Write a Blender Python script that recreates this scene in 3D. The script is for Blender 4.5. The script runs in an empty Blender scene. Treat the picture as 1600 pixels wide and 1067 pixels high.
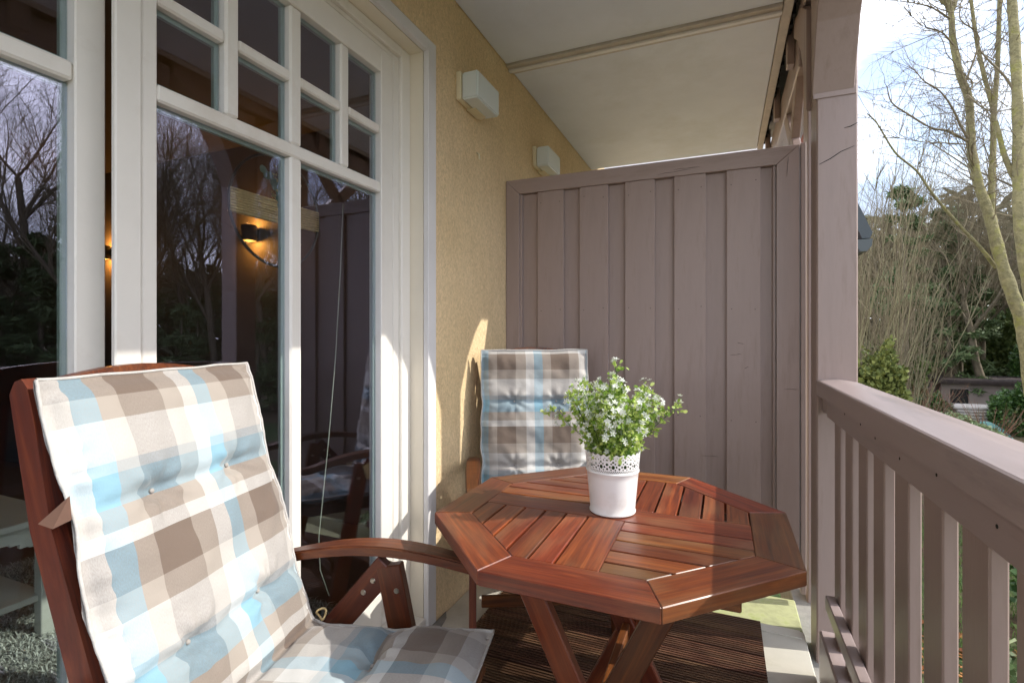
import bpy, bmesh, math, random
from mathutils import Vector, Matrix, noise
R = math.radians
random.seed(7)
sc = bpy.context.scene
COL = sc.collection

# ------------------------------------------------------------------ camera
YAW = math.atan(330/790.0)
CY, SY = math.cos(YAW), math.sin(YAW)
cam_d = bpy.data.cameras.new('camera'); cam = bpy.data.objects.new('camera', cam_d); COL.objects.link(cam)
cam.location = (0, 0, 1.2); cam.rotation_euler = (R(90), 0, YAW)
cam_d.sensor_width = 36; cam_d.lens = 36*790/1600.0; cam_d.shift_y = -12.5/1600
cam_d.clip_start = 0.02; cam_d.clip_end = 600
sc.camera = cam
# ------------------------------------------------------------------ sky + sun
SUN = Vector((1.0, 0.235, 0.80)).normalized()
elev = math.asin(SUN.z); az = math.atan2(SUN.x, SUN.y)
w = bpy.data.worlds.new('World'); sc.world = w; w.use_nodes = True
nt = w.node_tree; nt.nodes.clear()
def N(t, typ, **kw):
    n = t.nodes.new(typ)
    for k, v in kw.items(): setattr(n, k, v)
    return n
out = N(nt, 'ShaderNodeOutputWorld'); bg = N(nt, 'ShaderNodeBackground'); bg.inputs[1].default_value = 0.15
sky = N(nt, 'ShaderNodeTexSky', sky_type='NISHITA', sun_disc=False, sun_elevation=elev, sun_rotation=az)
sky.air_density = 1.0; sky.dust_density = 1.5
tc = N(nt, 'ShaderNodeTexCoord'); mp = N(nt, 'ShaderNodeMapping'); mp.inputs['Scale'].default_value = (1, 1, 2.2)
mp.inputs['Location'].default_value = (0.35, 0.1, 0.0)
nz = N(nt, 'ShaderNodeTexNoise'); nz.inputs['Scale'].default_value = 2.1; nz.inputs['Detail'].default_value = 7; nz.inputs['Roughness'].default_value = .55
cr = N(nt, 'ShaderNodeValToRGB'); cr.color_ramp.elements[0].position = .36; cr.color_ramp.elements[0].color = (.25,)*3+(1,)
cr.color_ramp.elements[1].position = .60; cr.color_ramp.elements[1].color = (.97,)*3+(1,)
mx = N(nt, 'ShaderNodeMix', data_type='RGBA')
nz2 = N(nt, 'ShaderNodeTexNoise'); nz2.inputs['Scale'].default_value = 4.5; nz2.inputs['Detail'].default_value = 5
cr2 = N(nt, 'ShaderNodeValToRGB'); cr2.color_ramp.elements[0].position = .40; cr2.color_ramp.elements[0].color = (3.0, 3.4, 4.6, 1)
cr2.color_ramp.elements[1].position = .65; cr2.color_ramp.elements[1].color = (14.5, 14.6, 15.0, 1)
L = nt.links.new
L(tc.outputs['Generated'], mp.inputs[0]); L(mp.outputs[0], nz.inputs[0]); L(mp.outputs[0], nz2.inputs[0])
L(nz.outputs[0], cr.inputs[0]); L(nz2.outputs[0], cr2.inputs[0])
L(cr.outputs[0], mx.inputs[0]); L(sky.outputs[0], mx.inputs[6]); L(cr2.outputs[0], mx.inputs[7])
L(mx.outputs[2], bg.inputs[0]); L(bg.outputs[0], out.inputs[0])
sd = bpy.data.lights.new('sun', 'SUN'); sd.energy = 2.0; sd.angle = R(.5); sd.color = (1, .955, .88)
so = bpy.data.objects.new('sun', sd); COL.objects.link(so); so.rotation_euler = SUN.to_track_quat('Z', 'Y').to_euler(); so.location = (10, 2, 12)
sc.view_settings.view_transform = 'Standard'; sc.view_settings.look = 'None'
sc.view_settings.exposure = 1.22; sc.view_settings.gamma = 1; sc.view_settings.use_curve_mapping = False
sc.render.engine = 'CYCLES'
sc.cycles.max_bounces = 10; sc.cycles.transparent_max_bounces = 24; sc.cycles.diffuse_bounces = 5

# ------------------------------------------------------------------ materials
def newmat(name):
    m = bpy.data.materials.new(name); m.use_nodes = True; t = m.node_tree
    return m, t, t.nodes['Principled BSDF']
def ramp(t, stops, interp='LINEAR'):
    r = N(t, 'ShaderNodeValToRGB'); r.color_ramp.interpolation = interp
    e = r.color_ramp.elements
    while len(e) > 1: e.remove(e[0])
    e[0].position = stops[0][0]; e[0].color = tuple(stops[0][1])+(1,)
    for p, c in stops[1:]:
        q = e.new(p); q.color = tuple(c)+(1,)
    return r
def mul(c, k): return tuple(x*k for x in c)
def mat_basic(name, c, rough=.5, var=.12, scale=6, bump=.0, bscale=60, stretch=(1, 1, 1), spec=.5, dirt=None, dirt_scale=2.5, metal=0, bdist=.004):
    m, t, b = newmat(name); l = t.links.new
    co = N(t, 'ShaderNodeTexCoord'); mpn = N(t, 'ShaderNodeMapping'); mpn.inputs['Scale'].default_value = stretch
    geo = N(t, 'ShaderNodeNewGeometry')
    l(geo.outputs['Position'] if name.startswith('w_') else co.outputs['Object'], mpn.inputs[0])
    n1 = N(t, 'ShaderNodeTexNoise'); n1.inputs['Scale'].default_value = scale; n1.inputs['Detail'].default_value = 6; n1.inputs['Roughness'].default_value = .65
    l(mpn.outputs[0], n1.inputs[0])
    r = ramp(t, [(.3, mul(c, 1-var)), (.7, mul(c, 1+var))]); l(n1.outputs[0], r.inputs[0])
    last = r.outputs[0]
    if dirt:
        n3 = N(t, 'ShaderNodeTexNoise'); n3.inputs['Scale'].default_value = dirt_scale; n3.inputs['Detail'].default_value = 8; n3.inputs['Roughness'].default_value = .7
        l(mpn.outputs[0], n3.inputs[0]); rr = ramp(t, [(.52, (0, 0, 0)), (.72, (1, 1, 1))]); l(n3.outputs[0], rr.inputs[0])
        m2 = N(t, 'ShaderNodeMix', data_type='RGBA'); l(rr.outputs[0], m2.inputs[0]); l(last, m2.inputs[6]); m2.inputs[7].default_value = tuple(dirt)+(1,)
        last = m2.outputs[2]
    l(last, b.inputs['Base Color'])
    b.inputs['Roughness'].default_value = rough; b.inputs['Specular IOR Level'].default_value = spec; b.inputs['Metallic'].default_value = metal
    rr2 = N(t, 'ShaderNodeMapRange'); rr2.inputs[3].default_value = max(.05, rough-.1); rr2.inputs[4].default_value = min(1, rough+.12)
    l(n1.outputs[0], rr2.inputs[0]); l(rr2.outputs[0], b.inputs['Roughness'])
    if bump:
        n2 = N(t, 'ShaderNodeTexNoise'); n2.inputs['Scale'].default_value = bscale; n2.inputs['Detail'].default_value = 4
        l(mpn.outputs[0], n2.inputs[0])
        bp = N(t, 'ShaderNodeBump'); bp.inputs['Strength'].default_value = bump; bp.inputs['Distance'].default_value = bdist
        l(n2.outputs[0], bp.inputs['Height']); l(bp.outputs[0], b.inputs['Normal'])
    return m
def mat_wood(name, c1, c2, c3, rough=.42, gscale=1.0, grey=0.0, coat=0.0):
    """grain along local X"""
    m, t, b = newmat(name); l = t.links.new
    co = N(t, 'ShaderNodeTexCoord'); oi = N(t, 'ShaderNodeObjectInfo')
    off = N(t, 'ShaderNodeVectorMath', operation='SCALE'); off.inputs[0].default_value = (13, 7, 5); l(oi.outputs['Random'], off.inputs['Scale'])
    add = N(t, 'ShaderNodeVectorMath', operation='ADD'); l(co.outputs['Object'], add.inputs[0]); l(off.outputs[0], add.inputs[1])
    mpn = N(t, 'ShaderNodeMapping'); mpn.inputs['Scale'].default_value = (2.2*gscale, 55*gscale, 30*gscale); l(add.outputs[0], mpn.inputs[0])
    n1 = N(t, 'ShaderNodeTexNoise'); n1.inputs['Scale'].default_value = 1.6; n1.inputs['Detail'].default_value = 8; n1.inputs['Roughness'].default_value = .7; n1.inputs['Distortion'].default_value = .6
    l(mpn.outputs[0], n1.inputs[0])
    r = ramp(t, [(.28, c1), (.5, c2), (.74, c3)]); l(n1.outputs[0], r.inputs[0])
    # wear patches
    mp2 = N(t, 'ShaderNodeMapping'); mp2.inputs['Scale'].default_value = (5, 14, 10); l(add.outputs[0], mp2.inputs[0])
    n2 = N(t, 'ShaderNodeTexNoise'); n2.inputs['Scale'].default_value = 1.0; n2.inputs['Detail'].default_value = 5; l(mp2.outputs[0], n2.inputs[0])
    rw = ramp(t, [(.45, (0, 0, 0)), (.68, (1, 1, 1))]); l(n2.outputs[0], rw.inputs[0])
    mg = N(t, 'ShaderNodeMath', operation='MULTIPLY'); l(rw.outputs[0], mg.inputs[0]); mg.inputs[1].default_value = grey
    mw = N(t, 'ShaderNodeMix', data_type='RGBA'); l(mg.outputs[0], mw.inputs[0]); l(r.outputs[0], mw.inputs[6]); mw.inputs[7].default_value = (.27, .155, .075, 1)
    # per-plank tint
    hs = N(t, 'ShaderNodeHueSaturation')
    mr = N(t, 'ShaderNodeMapRange'); mr.inputs[3].default_value = .68; mr.inputs[4].default_value = 1.35; l(oi.outputs['Random'], mr.inputs[0])
    mh = N(t, 'ShaderNodeMapRange'); mh.inputs[3].default_value = .493; mh.inputs[4].default_value = .516
    fr = N(t, 'ShaderNodeMath', operation='FRACT'); mm = N(t, 'ShaderNodeMath', operation='MULTIPLY'); mm.inputs[1].default_value = 17.3
    l(oi.outputs['Random'], mm.inputs[0]); l(mm.outputs[0], fr.inputs[0]); l(fr.outputs[0], mh.inputs[0])
    l(mr.outputs[0], hs.inputs['Value']); l(mh.outputs[0], hs.inputs['Hue']); l(mw.outputs[2], hs.inputs['Color']); l(hs.outputs[0], b.inputs['Base Color'])
    rg = N(t, 'ShaderNodeMapRange'); rg.inputs[3].default_value = rough-.08; rg.inputs[4].default_value = rough+.2; l(n2.outputs[0], rg.inputs[0]); l(rg.outputs[0], b.inputs['Roughness'])
    bp = N(t, 'ShaderNodeBump'); bp.inputs['Strength'].default_value = .3; bp.inputs['Distance'].default_value = .0015; l(n1.outputs[0], bp.inputs['Height']); l(bp.outputs[0], b.inputs['Normal'])
    b.inputs['Coat Weight'].default_value = coat; b.inputs['Coat Roughness'].default_value = .25
    return m
def mat_stucco():
    m, t, b = newmat('w_stucco'); l = t.links.new
    geo = N(t, 'ShaderNodeNewGeometry'); P = geo.outputs['Position']
    mp_ = N(t, 'ShaderNodeMapping'); mp_.inputs['Scale'].default_value = (1, 1, .62); l(P, mp_.inputs[0])
    n1 = N(t, 'ShaderNodeTexNoise'); n1.inputs['Scale'].default_value = 1.6; n1.inputs['Detail'].default_value = 6; l(P, n1.inputs[0])
    r = ramp(t, [(.3, (.74, .555, .315)), (.7, (.84, .65, .40))]); l(n1.outputs[0], r.inputs[0])
    n2 = N(t, 'ShaderNodeTexNoise'); n2.inputs['Scale'].default_value = 95; n2.inputs['Detail'].default_value = 3; n2.inputs['Distortion'].default_value = 1.2; l(mp_.outputs[0], n2.inputs[0])
    v = N(t, 'ShaderNodeTexVoronoi'); v.inputs['Scale'].default_value = 75; l(mp_.outputs[0], v.inputs[0])
    ad = N(t, 'ShaderNodeMath', operation='ADD'); l(n2.outputs[0], ad.inputs[0]); ms = N(t, 'ShaderNodeMath', operation='MULTIPLY'); ms.inputs[1].default_value = .35; l(v.outputs['Distance'], ms.inputs[0]); l(ms.outputs[0], ad.inputs[1])
    r2 = ramp(t, [(.35, (.82, .82, .82)), (.65, (1.06, 1.06, 1.06))]); l(n2.outputs[0], r2.inputs[0])
    mu = N(t, 'ShaderNodeMix', data_type='RGBA', blend_type='MULTIPLY'); mu.inputs[0].default_value = 1; l(r.outputs[0], mu.inputs[6]); l(r2.outputs[0], mu.inputs[7])
    st_ = N(t, 'ShaderNodeTexNoise'); st_.inputs['Scale'].default_value = 5.5; st_.inputs['Detail'].default_value = 9; st_.inputs['Roughness'].default_value = .75
    ms2 = N(t, 'ShaderNodeMapping'); ms2.inputs['Scale'].default_value = (1, 1.2, .4); l(P, ms2.inputs[0]); l(ms2.outputs[0], st_.inputs[0])
    rs_ = ramp(t, [(.50, (0, 0, 0)), (.80, (.55, .55, .55))]); l(st_.outputs[0], rs_.inputs[0])
    m3 = N(t, 'ShaderNodeMix', data_type='RGBA'); l(rs_.outputs[0], m3.inputs[0]); l(mu.outputs[2], m3.inputs[6]); m3.inputs[7].default_value = (.54, .38, .20, 1)
    l(m3.outputs[2], b.inputs['Base Color']); b.inputs['Roughness'].default_value = .9; b.inputs['Specular IOR Level'].default_value = .2
    bp = N(t, 'ShaderNodeBump'); bp.inputs['Strength'].default_value = .75; bp.inputs['Distance'].default_value = .006; l(ad.outputs[0], bp.inputs['Height']); l(bp.outputs[0], b.inputs['Normal'])
    return m
def mat_glass(name, base=.10, tint=(.76, .75, 1.0), trans=(.93, .965, .945)):
    m = bpy.data.materials.new(name); m.use_nodes = True; t = m.node_tree; t.nodes.clear(); l = t.links.new
    o = N(t, 'ShaderNodeOutputMaterial'); mxs = N(t, 'ShaderNodeMixShader'); g = N(t, 'ShaderNodeBsdfGlossy'); tr = N(t, 'ShaderNodeBsdfTransparent')
    g.inputs['Roughness'].default_value = 0.0; g.inputs['Color'].default_value = tint+(1,); tr.inputs[0].default_value = trans+(1,)
    lw = N(t, 'ShaderNodeLayerWeight'); lw.inputs[0].default_value = .5
    pw = N(t, 'ShaderNodeMath', operation='POWER'); pw.inputs[1].default_value = 3.5; l(lw.outputs['Facing'], pw.inputs[0])
    ma = N(t, 'ShaderNodeMath', operation='MULTIPLY_ADD'); ma.inputs[1].default_value = .7; ma.inputs[2].default_value = base; l(pw.outputs[0], ma.inputs[0])
    l(ma.outputs[0], mxs.inputs[0]); l(tr.outputs[0], mxs.inputs[1]); l(g.outputs[0], mxs.inputs[2]); l(mxs.outputs[0], o.inputs[0])
    return m
def mat_plaid(name, s_off, t_off):
    m, t, b = newmat(name); l = t.links.new
    uv = N(t, 'ShaderNodeUVMap'); uv.uv_map = 'uv'
    sep = N(t, 'ShaderNodeSeparateXYZ'); l(uv.outputs[0], sep.inputs[0])
    nzw = N(t, 'ShaderNodeTexNoise'); nzw.inputs['Scale'].default_value = 3; l(uv.outputs[0], nzw.inputs[0])
    D, T, W, B = (.165, .124, .098), (.365, .32, .275), (.62, .61, .585), (.24, .41, .50)
    G, C = (.42, .48, .51), (.58, .545, .50)
    def strip(sock, off, per, bands):
        wv = N(t, 'ShaderNodeMath', operation='MULTIPLY_ADD'); wv.inputs[1].default_value = .006; wv.inputs[2].default_value = -.003-off; l(nzw.outputs[0], wv.inputs[0])
        a = N(t, 'ShaderNodeMath', operation='ADD'); l(sock, a.inputs[0]); l(wv.outputs[0], a.inputs[1])
        a2 = N(t, 'ShaderNodeMath', operation='ADD'); a2.inputs[1].default_value = per*10; l(a.outputs[0], a2.inputs[0])
        mo = N(t, 'ShaderNodeMath', operation='MODULO'); mo.inputs[1].default_value = per; l(a2.outputs[0], mo.inputs[0])
        dv = N(t, 'ShaderNodeMath', operation='DIVIDE'); dv.inputs[1].default_value = per; l(mo.outputs[0], dv.inputs[0])
        st = []; p = 0
        for wd, c in bands: st.append((p/per, c)); p += wd
        r = ramp(t, st, 'CONSTANT'); l(dv.outputs[0], r.inputs[0]); return r.outputs[0]
    warp = strip(sep.outputs[0], s_off, .25, [(.085, D), (.0475, T), (.0375, W), (.04, B), (.04, T)])
    weft = strip(sep.outputs[1], t_off, .355, [(.08, D), (.045, T), (.08, W), (.02, G), (.06, B), (.04, T), (.03, W)])
    hn = N(t, 'ShaderNodeTexNoise'); hn.inputs['Scale'].default_value = 1; hn.inputs['Detail'].default_value = 3
    mh = N(t, 'ShaderNodeMapping'); mh.inputs['Scale'].default_value = (900, 180, 1); l(uv.outputs[0], mh.inputs[0]); l(mh.outputs[0], hn.inputs[0])
    mr = N(t, 'ShaderNodeMapRange'); mr.inputs[1].default_value = .35; mr.inputs[2].default_value = .65; mr.inputs[3].default_value = .43; mr.inputs[4].default_value = .57; l(hn.outputs[0], mr.inputs[0])
    mxx = N(t, 'ShaderNodeMix', data_type='RGBA'); l(mr.outputs[0], mxx.inputs[0]); l(warp, mxx.inputs[6]); l(weft, mxx.inputs[7])
    l(mxx.outputs[2], b.inputs['Base Color']); b.inputs['Roughness'].default_value = .95; b.inputs['Specular IOR Level'].default_value = .15
    b.inputs['Sheen Weight'].default_value = .25
    wr = N(t, 'ShaderNodeTexNoise'); wr.inputs['Scale'].default_value = 22; wr.inputs['Detail'].default_value = 4; l(uv.outputs[0], wr.inputs[0])
    b1 = N(t, 'ShaderNodeBump'); b1.inputs['Strength'].default_value = .5; b1.inputs['Distance'].default_value = .006; l(wr.outputs[0], b1.inputs['Height'])
    b2 = N(t, 'ShaderNodeBump'); b2.inputs['Strength'].default_value = .35; b2.inputs['Distance'].default_value = .0012; l(hn.outputs[0], b2.inputs['Height']); l(b1.outputs[0], b2.inputs['Normal'])
    l(b2.outputs[0], b.inputs['Normal'])
    return m
def mat_leaf(name, c1, c2, rough=.55, trans=.0, c3=None):
    m, t, b = newmat(name); l = t.links.new
    g = N(t, 'ShaderNodeNewGeometry'); r = ramp(t, [(0, c1), (1, c2)] if c3 is None else [(0, c1), (.6, c2), (1, c3)]); l(g.outputs['Random Per Island'], r.inputs[0])
    l(r.outputs[0], b.inputs['Base Color']); b.inputs['Roughness'].default_value = rough
    if trans:
        tr = N(t, 'ShaderNodeBsdfTranslucent'); l(r.outputs[0], tr.inputs[0]); ms = N(t, 'ShaderNodeMixShader'); ms.inputs[0].default_value = trans
        o = t.nodes['Material Output']; l(b.outputs[0], ms.inputs[1]); l(tr.outputs[0], ms.inputs[2]); l(ms.outputs[0], o.inputs[0])
    return m
def mat_emit(name, c, s):
    m, t, b = newmat(name); b.inputs['Base Color'].default_value = tuple(c)+(1,); b.inputs['Emission Color'].default_value = tuple(c)+(1,); b.inputs['Emission Strength'].default_value = s
    return m

M = {}
M['stucco'] = mat_stucco()
M['white'] = mat_basic('white_frame_paint', (.80, .765, .70), .38, .035, 5, .08, 90, dirt=(.66, .60, .52), dirt_scale=1.7)
M['trim'] = mat_basic('w_trim_paint', (.72, .70, .69), .5, .05, 4, .15, 80)
M['reveal'] = mat_basic('w_reveal_paint', (.78, .71, .58), .55, .04, 3, .12, 60)
M['ceiling'] = mat_basic('w_ceiling_panel', (.68, .72, .81), .75, .07, 1.6, .12, 24, dirt=(.61, .64, .69), dirt_scale=1.1, bdist=.003)
M['ceil_joint'] = mat_basic('w_joint_strip', (.52, .47, .42), .7, .12, 12, .2, 60)
M['mauve'] = mat_basic('mauve_wood_paint', (.325, .245, .216), .40, .10, 3, .16, 30, stretch=(5, 5, .6), dirt=(.235, .172, .145), dirt_scale=3.0, bdist=.002)
M['mauve_h'] = mat_basic('mauve_rail_paint', (.345, .275, .258), .32, .10, 3, .16, 30, stretch=(5, .6, 5), dirt=(.205, .165, .15), dirt_scale=2.2, bdist=.002)
M['mauve_x'] = mat_basic('mauve_crossrail_paint', (.325, .245, .216), .40, .10, 3, .16, 30, stretch=(.6, 5, 5), dirt=(.235, .172, .145), dirt_scale=3.0, bdist=.002)
M['mauve_d'] = mat_basic('mauve_chipped', (.11, .08, .07), .7, .2, 30)
M['soil'] = mat_basic('pot_moss', (.05, .06, .02), .95, .4, 60, .6, 90)
M['dark'] = mat_basic('dark_gap', (.012, .011, .010), .8, .2, 5)
M['floor'] = mat_basic('w_cream_floor_coating', (.60, .575, .49), .5, .07, 5, .12, 40, dirt=(.46, .44, .33), dirt_scale=3.2)
M['algae'] = mat_basic('w_algae_concrete', (.44, .46, .24), .7, .3, 9, .3, 60, dirt=(.25, .32, .06), dirt_scale=9)
M['concrete'] = mat_basic('w_grey_concrete', (.27, .26, .235), .85, .2, 20, .4, 90)
M['teak'] = mat_wood('teak_tabletop', (.045, .008, .004), (.16, .029, .008), (.31, .075, .018), .38, 1, .32, .28)
M['teak_red'] = mat_wood('teak_red_oiled', (.036, .007, .003), (.115, .022, .006), (.24, .060, .013), .36, .8, .12, .08)
M['deck'] = mat_wood('dark_decking', (.020, .009, .005), (.060, .026, .014), (.16, .070, .038), .45, 1, .25)
M['steel'] = mat_basic('screw_steel', (.55, .5, .42), .3, .2, 40, metal=1)
M['brass'] = mat_basic('pale_spacer', (.62, .47, .22), .5, .15, 40)
M['glass'] = mat_glass('window_glass')
M['spacer'] = mat_basic('glazing_spacer', (.30, .36, .34), .35, .08, 8)
M['plaid_a'] = mat_plaid('plaid_cloth_a', .110, -.035)
M['plaid_b'] = mat_plaid('plaid_cloth_b', .0725, .02)
M['piping'] = mat_basic('cushion_piping', (.50, .48, .45), .9, .12, 60, .3, 300)
M['button'] = mat_basic('cushion_button', (.36, .33, .30), .8, .1, 60)
M['strap'] = mat_basic('brown_strap', (.30, .17, .12), .7, .1, 10)
M['pot'] = mat_basic('white_pot_enamel', (.83, .82, .80), .32, .02, 6, dirt=(.70, .66, .60), dirt_scale=7)
M['stem'] = mat_basic('plant_stem', (.09, .18, .03), .6, .2, 20)
M['leaf'] = mat_leaf('plant_leaf', (.22, .40, .04), (.70, .80, .26), .45, .5)
M['petal'] = mat_leaf('plant_petal', (.74, .80, .66), (.86, .86, .83), .6, .3)
M['lampglass'] = mat_basic('opal_lamp_glass', (.68, .74, .73), .22, .02, 3)
M['lampbase'] = mat_basic('lamp_base_plastic', (.74, .66, .46), .45, .04, 5)

# ------------------------------------------------------------------ mesh helpers
def link(name, me, m=None, parent=None, loc=None, rot=None):
    o = bpy.data.objects.new(name, me); COL.objects.link(o)
    if me is not None and m is not None and not me.materials:
        for q in (m if isinstance(m, (list, tuple)) else [m]): me.materials.append(q)
    if loc is not None: o.location = loc
    if rot is not None: o.rotation_euler = rot
    if parent is not None: o.parent = parent
    return o
def tag(o, label=None, cat=None, group=None, kind=None):
    if label: o['label'] = label
    if cat: o['category'] = cat
    if group: o['group'] = group
    if kind: o['kind'] = kind
    return o
def empty(name, loc=(0, 0, 0), rz=0, **k):
    o = bpy.data.objects.new(name, None); COL.objects.link(o); o.location = loc; o.rotation_euler = (0, 0, rz); o.empty_display_size = .1
    return tag(o, **k)
def copy_tree(o, parent=None):
    c = o.copy(); COL.objects.link(c)
    if parent is not None:
        c.parent = parent
    for ch in list(o.children):
        copy_tree(ch, c)
    return c
def pymesh(name, v, f, smooth=False):
    me = bpy.data.meshes.new(name); me.from_pydata(v, [], f); me.update()
    if smooth: me.polygons.foreach_set('use_smooth', [True]*len(me.polygons))
    return me
def bm_mesh(name, bm, smooth=False):
    me = bpy.data.meshes.new(name); bm.to_mesh(me); bm.free()
    if smooth: me.polygons.foreach_set('use_smooth', [True]*len(me.polygons))
    return me
_bc = {}
def boxmesh(name, sx, sy, sz, bev=.003):
    key = (name, round(sx, 4), round(sy, 4), round(sz, 4), bev)
    if key in _bc: return _bc[key]
    bm = bmesh.new(); bmesh.ops.create_cube(bm, size=1); bmesh.ops.scale(bm, vec=(sx, sy, sz), verts=bm.verts)
    if bev: bmesh.ops.bevel(bm, geom=bm.edges[:], offset=min(bev, sx*.3, sy*.3, sz*.3), segments=1, affect='EDGES')
    me = bm_mesh(name, bm); _bc[key] = me; return me
def box(name, x0, x1, y0, y1, z0, z1, m, parent=None, bev=.003, **k):
    key = None
    me = boxmesh(name, abs(x1-x0), abs(y1-y0), abs(z1-z0), bev)
    if me.materials and me.materials[0] != m: me = me.copy(); me.materials.clear()
    off = parent.location if parent is not None else Vector((0, 0, 0))
    o = link(name, me, m, parent, (Vector(((x0+x1)/2, (y0+y1)/2, (z0+z1)/2))-off))
    return tag(o, **k) if k else o
def ucell(bm, x0, x1, y0, y1, z0, z1):
    vs = [bm.verts.new(p) for p in ((x0, y0, z0), (x1, y0, z0), (x1, y1, z0), (x0, y1, z0), (x0, y0, z1), (x1, y0, z1), (x1, y1, z1), (x0, y1, z1))]
    for f in ((0, 3, 2, 1), (4, 5, 6, 7), (0, 1, 5, 4), (1, 2, 6, 5), (2, 3, 7, 6), (3, 0, 4, 7)): bm.faces.new([vs[i] for i in f])
def beam(name, p0, p1, wy, wz, m, parent=None, bev=.003, up=(0, 0, 1), off=None):
    """box with local X along p0->p1, wy across, wz along 'up'."""
    p0, p1 = Vector(p0), Vector(p1); d = p1-p0; Ln = d.length; x = d.normalized(); u = Vector(up)
    y = u.cross(x).normalized(); z = x.cross(y)
    me = boxmesh(name, Ln, wy, wz, bev)
    if me.materials and me.materials[0] != m: me = me.copy(); me.materials.clear()
    o = link(name, me, m, parent)
    mt = Matrix((x, y, z)).transposed().to_4x4(); c = (p0+p1)/2
    if parent is not None and off is None: c = c-parent.location
    mt.translation = c; o.matrix_local = mt if parent is None else mt
    if parent is None: o.matrix_world = mt
    else: o.matrix_parent_inverse = Matrix(); o.matrix_basis = mt
    return o
def prism(name, poly, z0, z1, m, parent=None, bev=.002, loc=None, ang=0.0):
    """poly: world xy list -> extruded; local X rotated by ang so grain follows."""
    c = Vector((sum(p[0] for p in poly)/len(poly), sum(p[1] for p in poly)/len(poly), (z0+z1)/2))
    rot = Matrix.Rotation(-ang, 3, 'Z'); bm = bmesh.new()
    b = [bm.verts.new(rot @ Vector((p[0]-c.x, p[1]-c.y, z0-c.z))) for p in poly]
    tp = [bm.verts.new(rot @ Vector((p[0]-c.x, p[1]-c.y, z1-c.z))) for p in poly]
    bm.faces.new(list(reversed(b))); bm.faces.new(tp); n = len(poly)
    for i in range(n): bm.faces.new((b[i], b[(i+1) % n], tp[(i+1) % n], tp[i]))
    bmesh.ops.recalc_face_normals(bm, faces=bm.faces)
    if bev: bmesh.ops.bevel(bm, geom=bm.edges[:], offset=bev, segments=1, affect='EDGES')
    off = parent.location if parent is not None else Vector((0, 0, 0))
    return link(name, bm_mesh(name, bm), m, parent, c-off, (0, 0, ang))
class Tubes:
    def __init__(s): s.v = []; s.f = []
    def tube(s, pts, rad, n=5, cap=True):
        pts = [Vector(p) for p in pts]; base = len(s.v)
        for i, p in enumerate(pts):
            d = (pts[min(i+1, len(pts)-1)]-pts[max(i-1, 0)]); d = d.normalized() if d.length > 1e-9 else Vector((0, 0, 1))
            a = Vector((1, 0, 0)) if abs(d.x) < .8 else Vector((0, 1, 0)); y = d.cross(a).normalized(); z = d.cross(y)
            r = rad[i] if isinstance(rad, (list, tuple)) else rad
            for k in range(n):
                t = 2*math.pi*k/n; s.v.append(p+y*(r*math.cos(t))+z*(r*math.sin(t)))
        for i in range(len(pts)-1):
            for k in range(n):
                a = base+i*n+k; b = base+i*n+(k+1) % n; s.f.append((a, b, b+n, a+n))
        if cap: s.f.append(tuple(base+k for k in range(n))[::-1]); s.f.append(tuple(base+(len(pts)-1)*n+k for k in range(n)))
    def mesh(s, name, smooth=True): return pymesh(name, s.v, s.f, smooth)
def lathe(prof, n=48, smooth=True, name='lathe'):
    v = []; f = []
    for r, z in prof:
        for k in range(n): t = 2*math.pi*k/n; v.append((r*math.cos(t), r*math.sin(t), z))
    for i in range(len(prof)-1):
        for k in range(n): a = i*n+k; b = i*n+(k+1) % n; f.append((a, b, b+n, a+n))
    return pymesh(name, v, f, smooth)
def ray(u, v): a = (u-800)/790; return Vector((CY*a-SY, SY*a+CY, (521-v)/790))
def at(u, v, d): return Vector((0, 0, 1.2))+ray(u, v)*d

# =================================================================== STRUCTURE
WX = -1.106
GZ = -2.8
# ---- ground
def ground():
    n = 60; v = []; f = []
    def g(i): t = (i/n)*2-1; return math.copysign(abs(t)**2.2, t)*300
    for i in range(n+1):
        for j in range(n+1):
            x = g(i)+8; y = g(j)+10
            z = GZ + (0 if (x*x+y*y) < 200 else noise.noise(Vector((x*.03, y*.03, 0)))*.25)
            v.append((x, y, z))
    for i in range(n):
        for j in range(n): a = i*(n+1)+j; f.append((a, a+n+1, a+n+2, a+1))
    m, t, b = newmat('w_ground'); l = t.links.new
    geo = N(t, 'ShaderNodeNewGeometry')
    n1 = N(t, 'ShaderNodeTexNoise'); n1.inputs['Scale'].default_value = .55; n1.inputs['Detail'].default_value = 7; l(geo.outputs['Position'], n1.inputs[0])
    n2 = N(t, 'ShaderNodeTexNoise'); n2.inputs['Scale'].default_value = 14; n2.inputs['Detail'].default_value = 6; l(geo.outputs['Position'], n2.inputs[0])
    r1 = ramp(t, [(.42, (.045, .075, .018)), (.58, (.085, .055, .03))]); l(n1.outputs[0], r1.inputs[0])
    r2 = ramp(t, [(.3, (.5, .5, .5)), (.7, (1.5, 1.5, 1.4))]); l(n2.outputs[0], r2.inputs[0])
    mu = N(t, 'ShaderNodeMix', data_type='RGBA', blend_type='MULTIPLY'); mu.inputs[0].default_value = 1; l(r1.outputs[0], mu.inputs[6]); l(r2.outputs[0], mu.inputs[7])
    l(mu.outputs[2], b.inputs['Base Color']); b.inputs['Roughness'].default_value = 1
    o = link('ground', pymesh('ground', v, f, True), m); tag(o, kind='structure')
ground()

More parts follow.
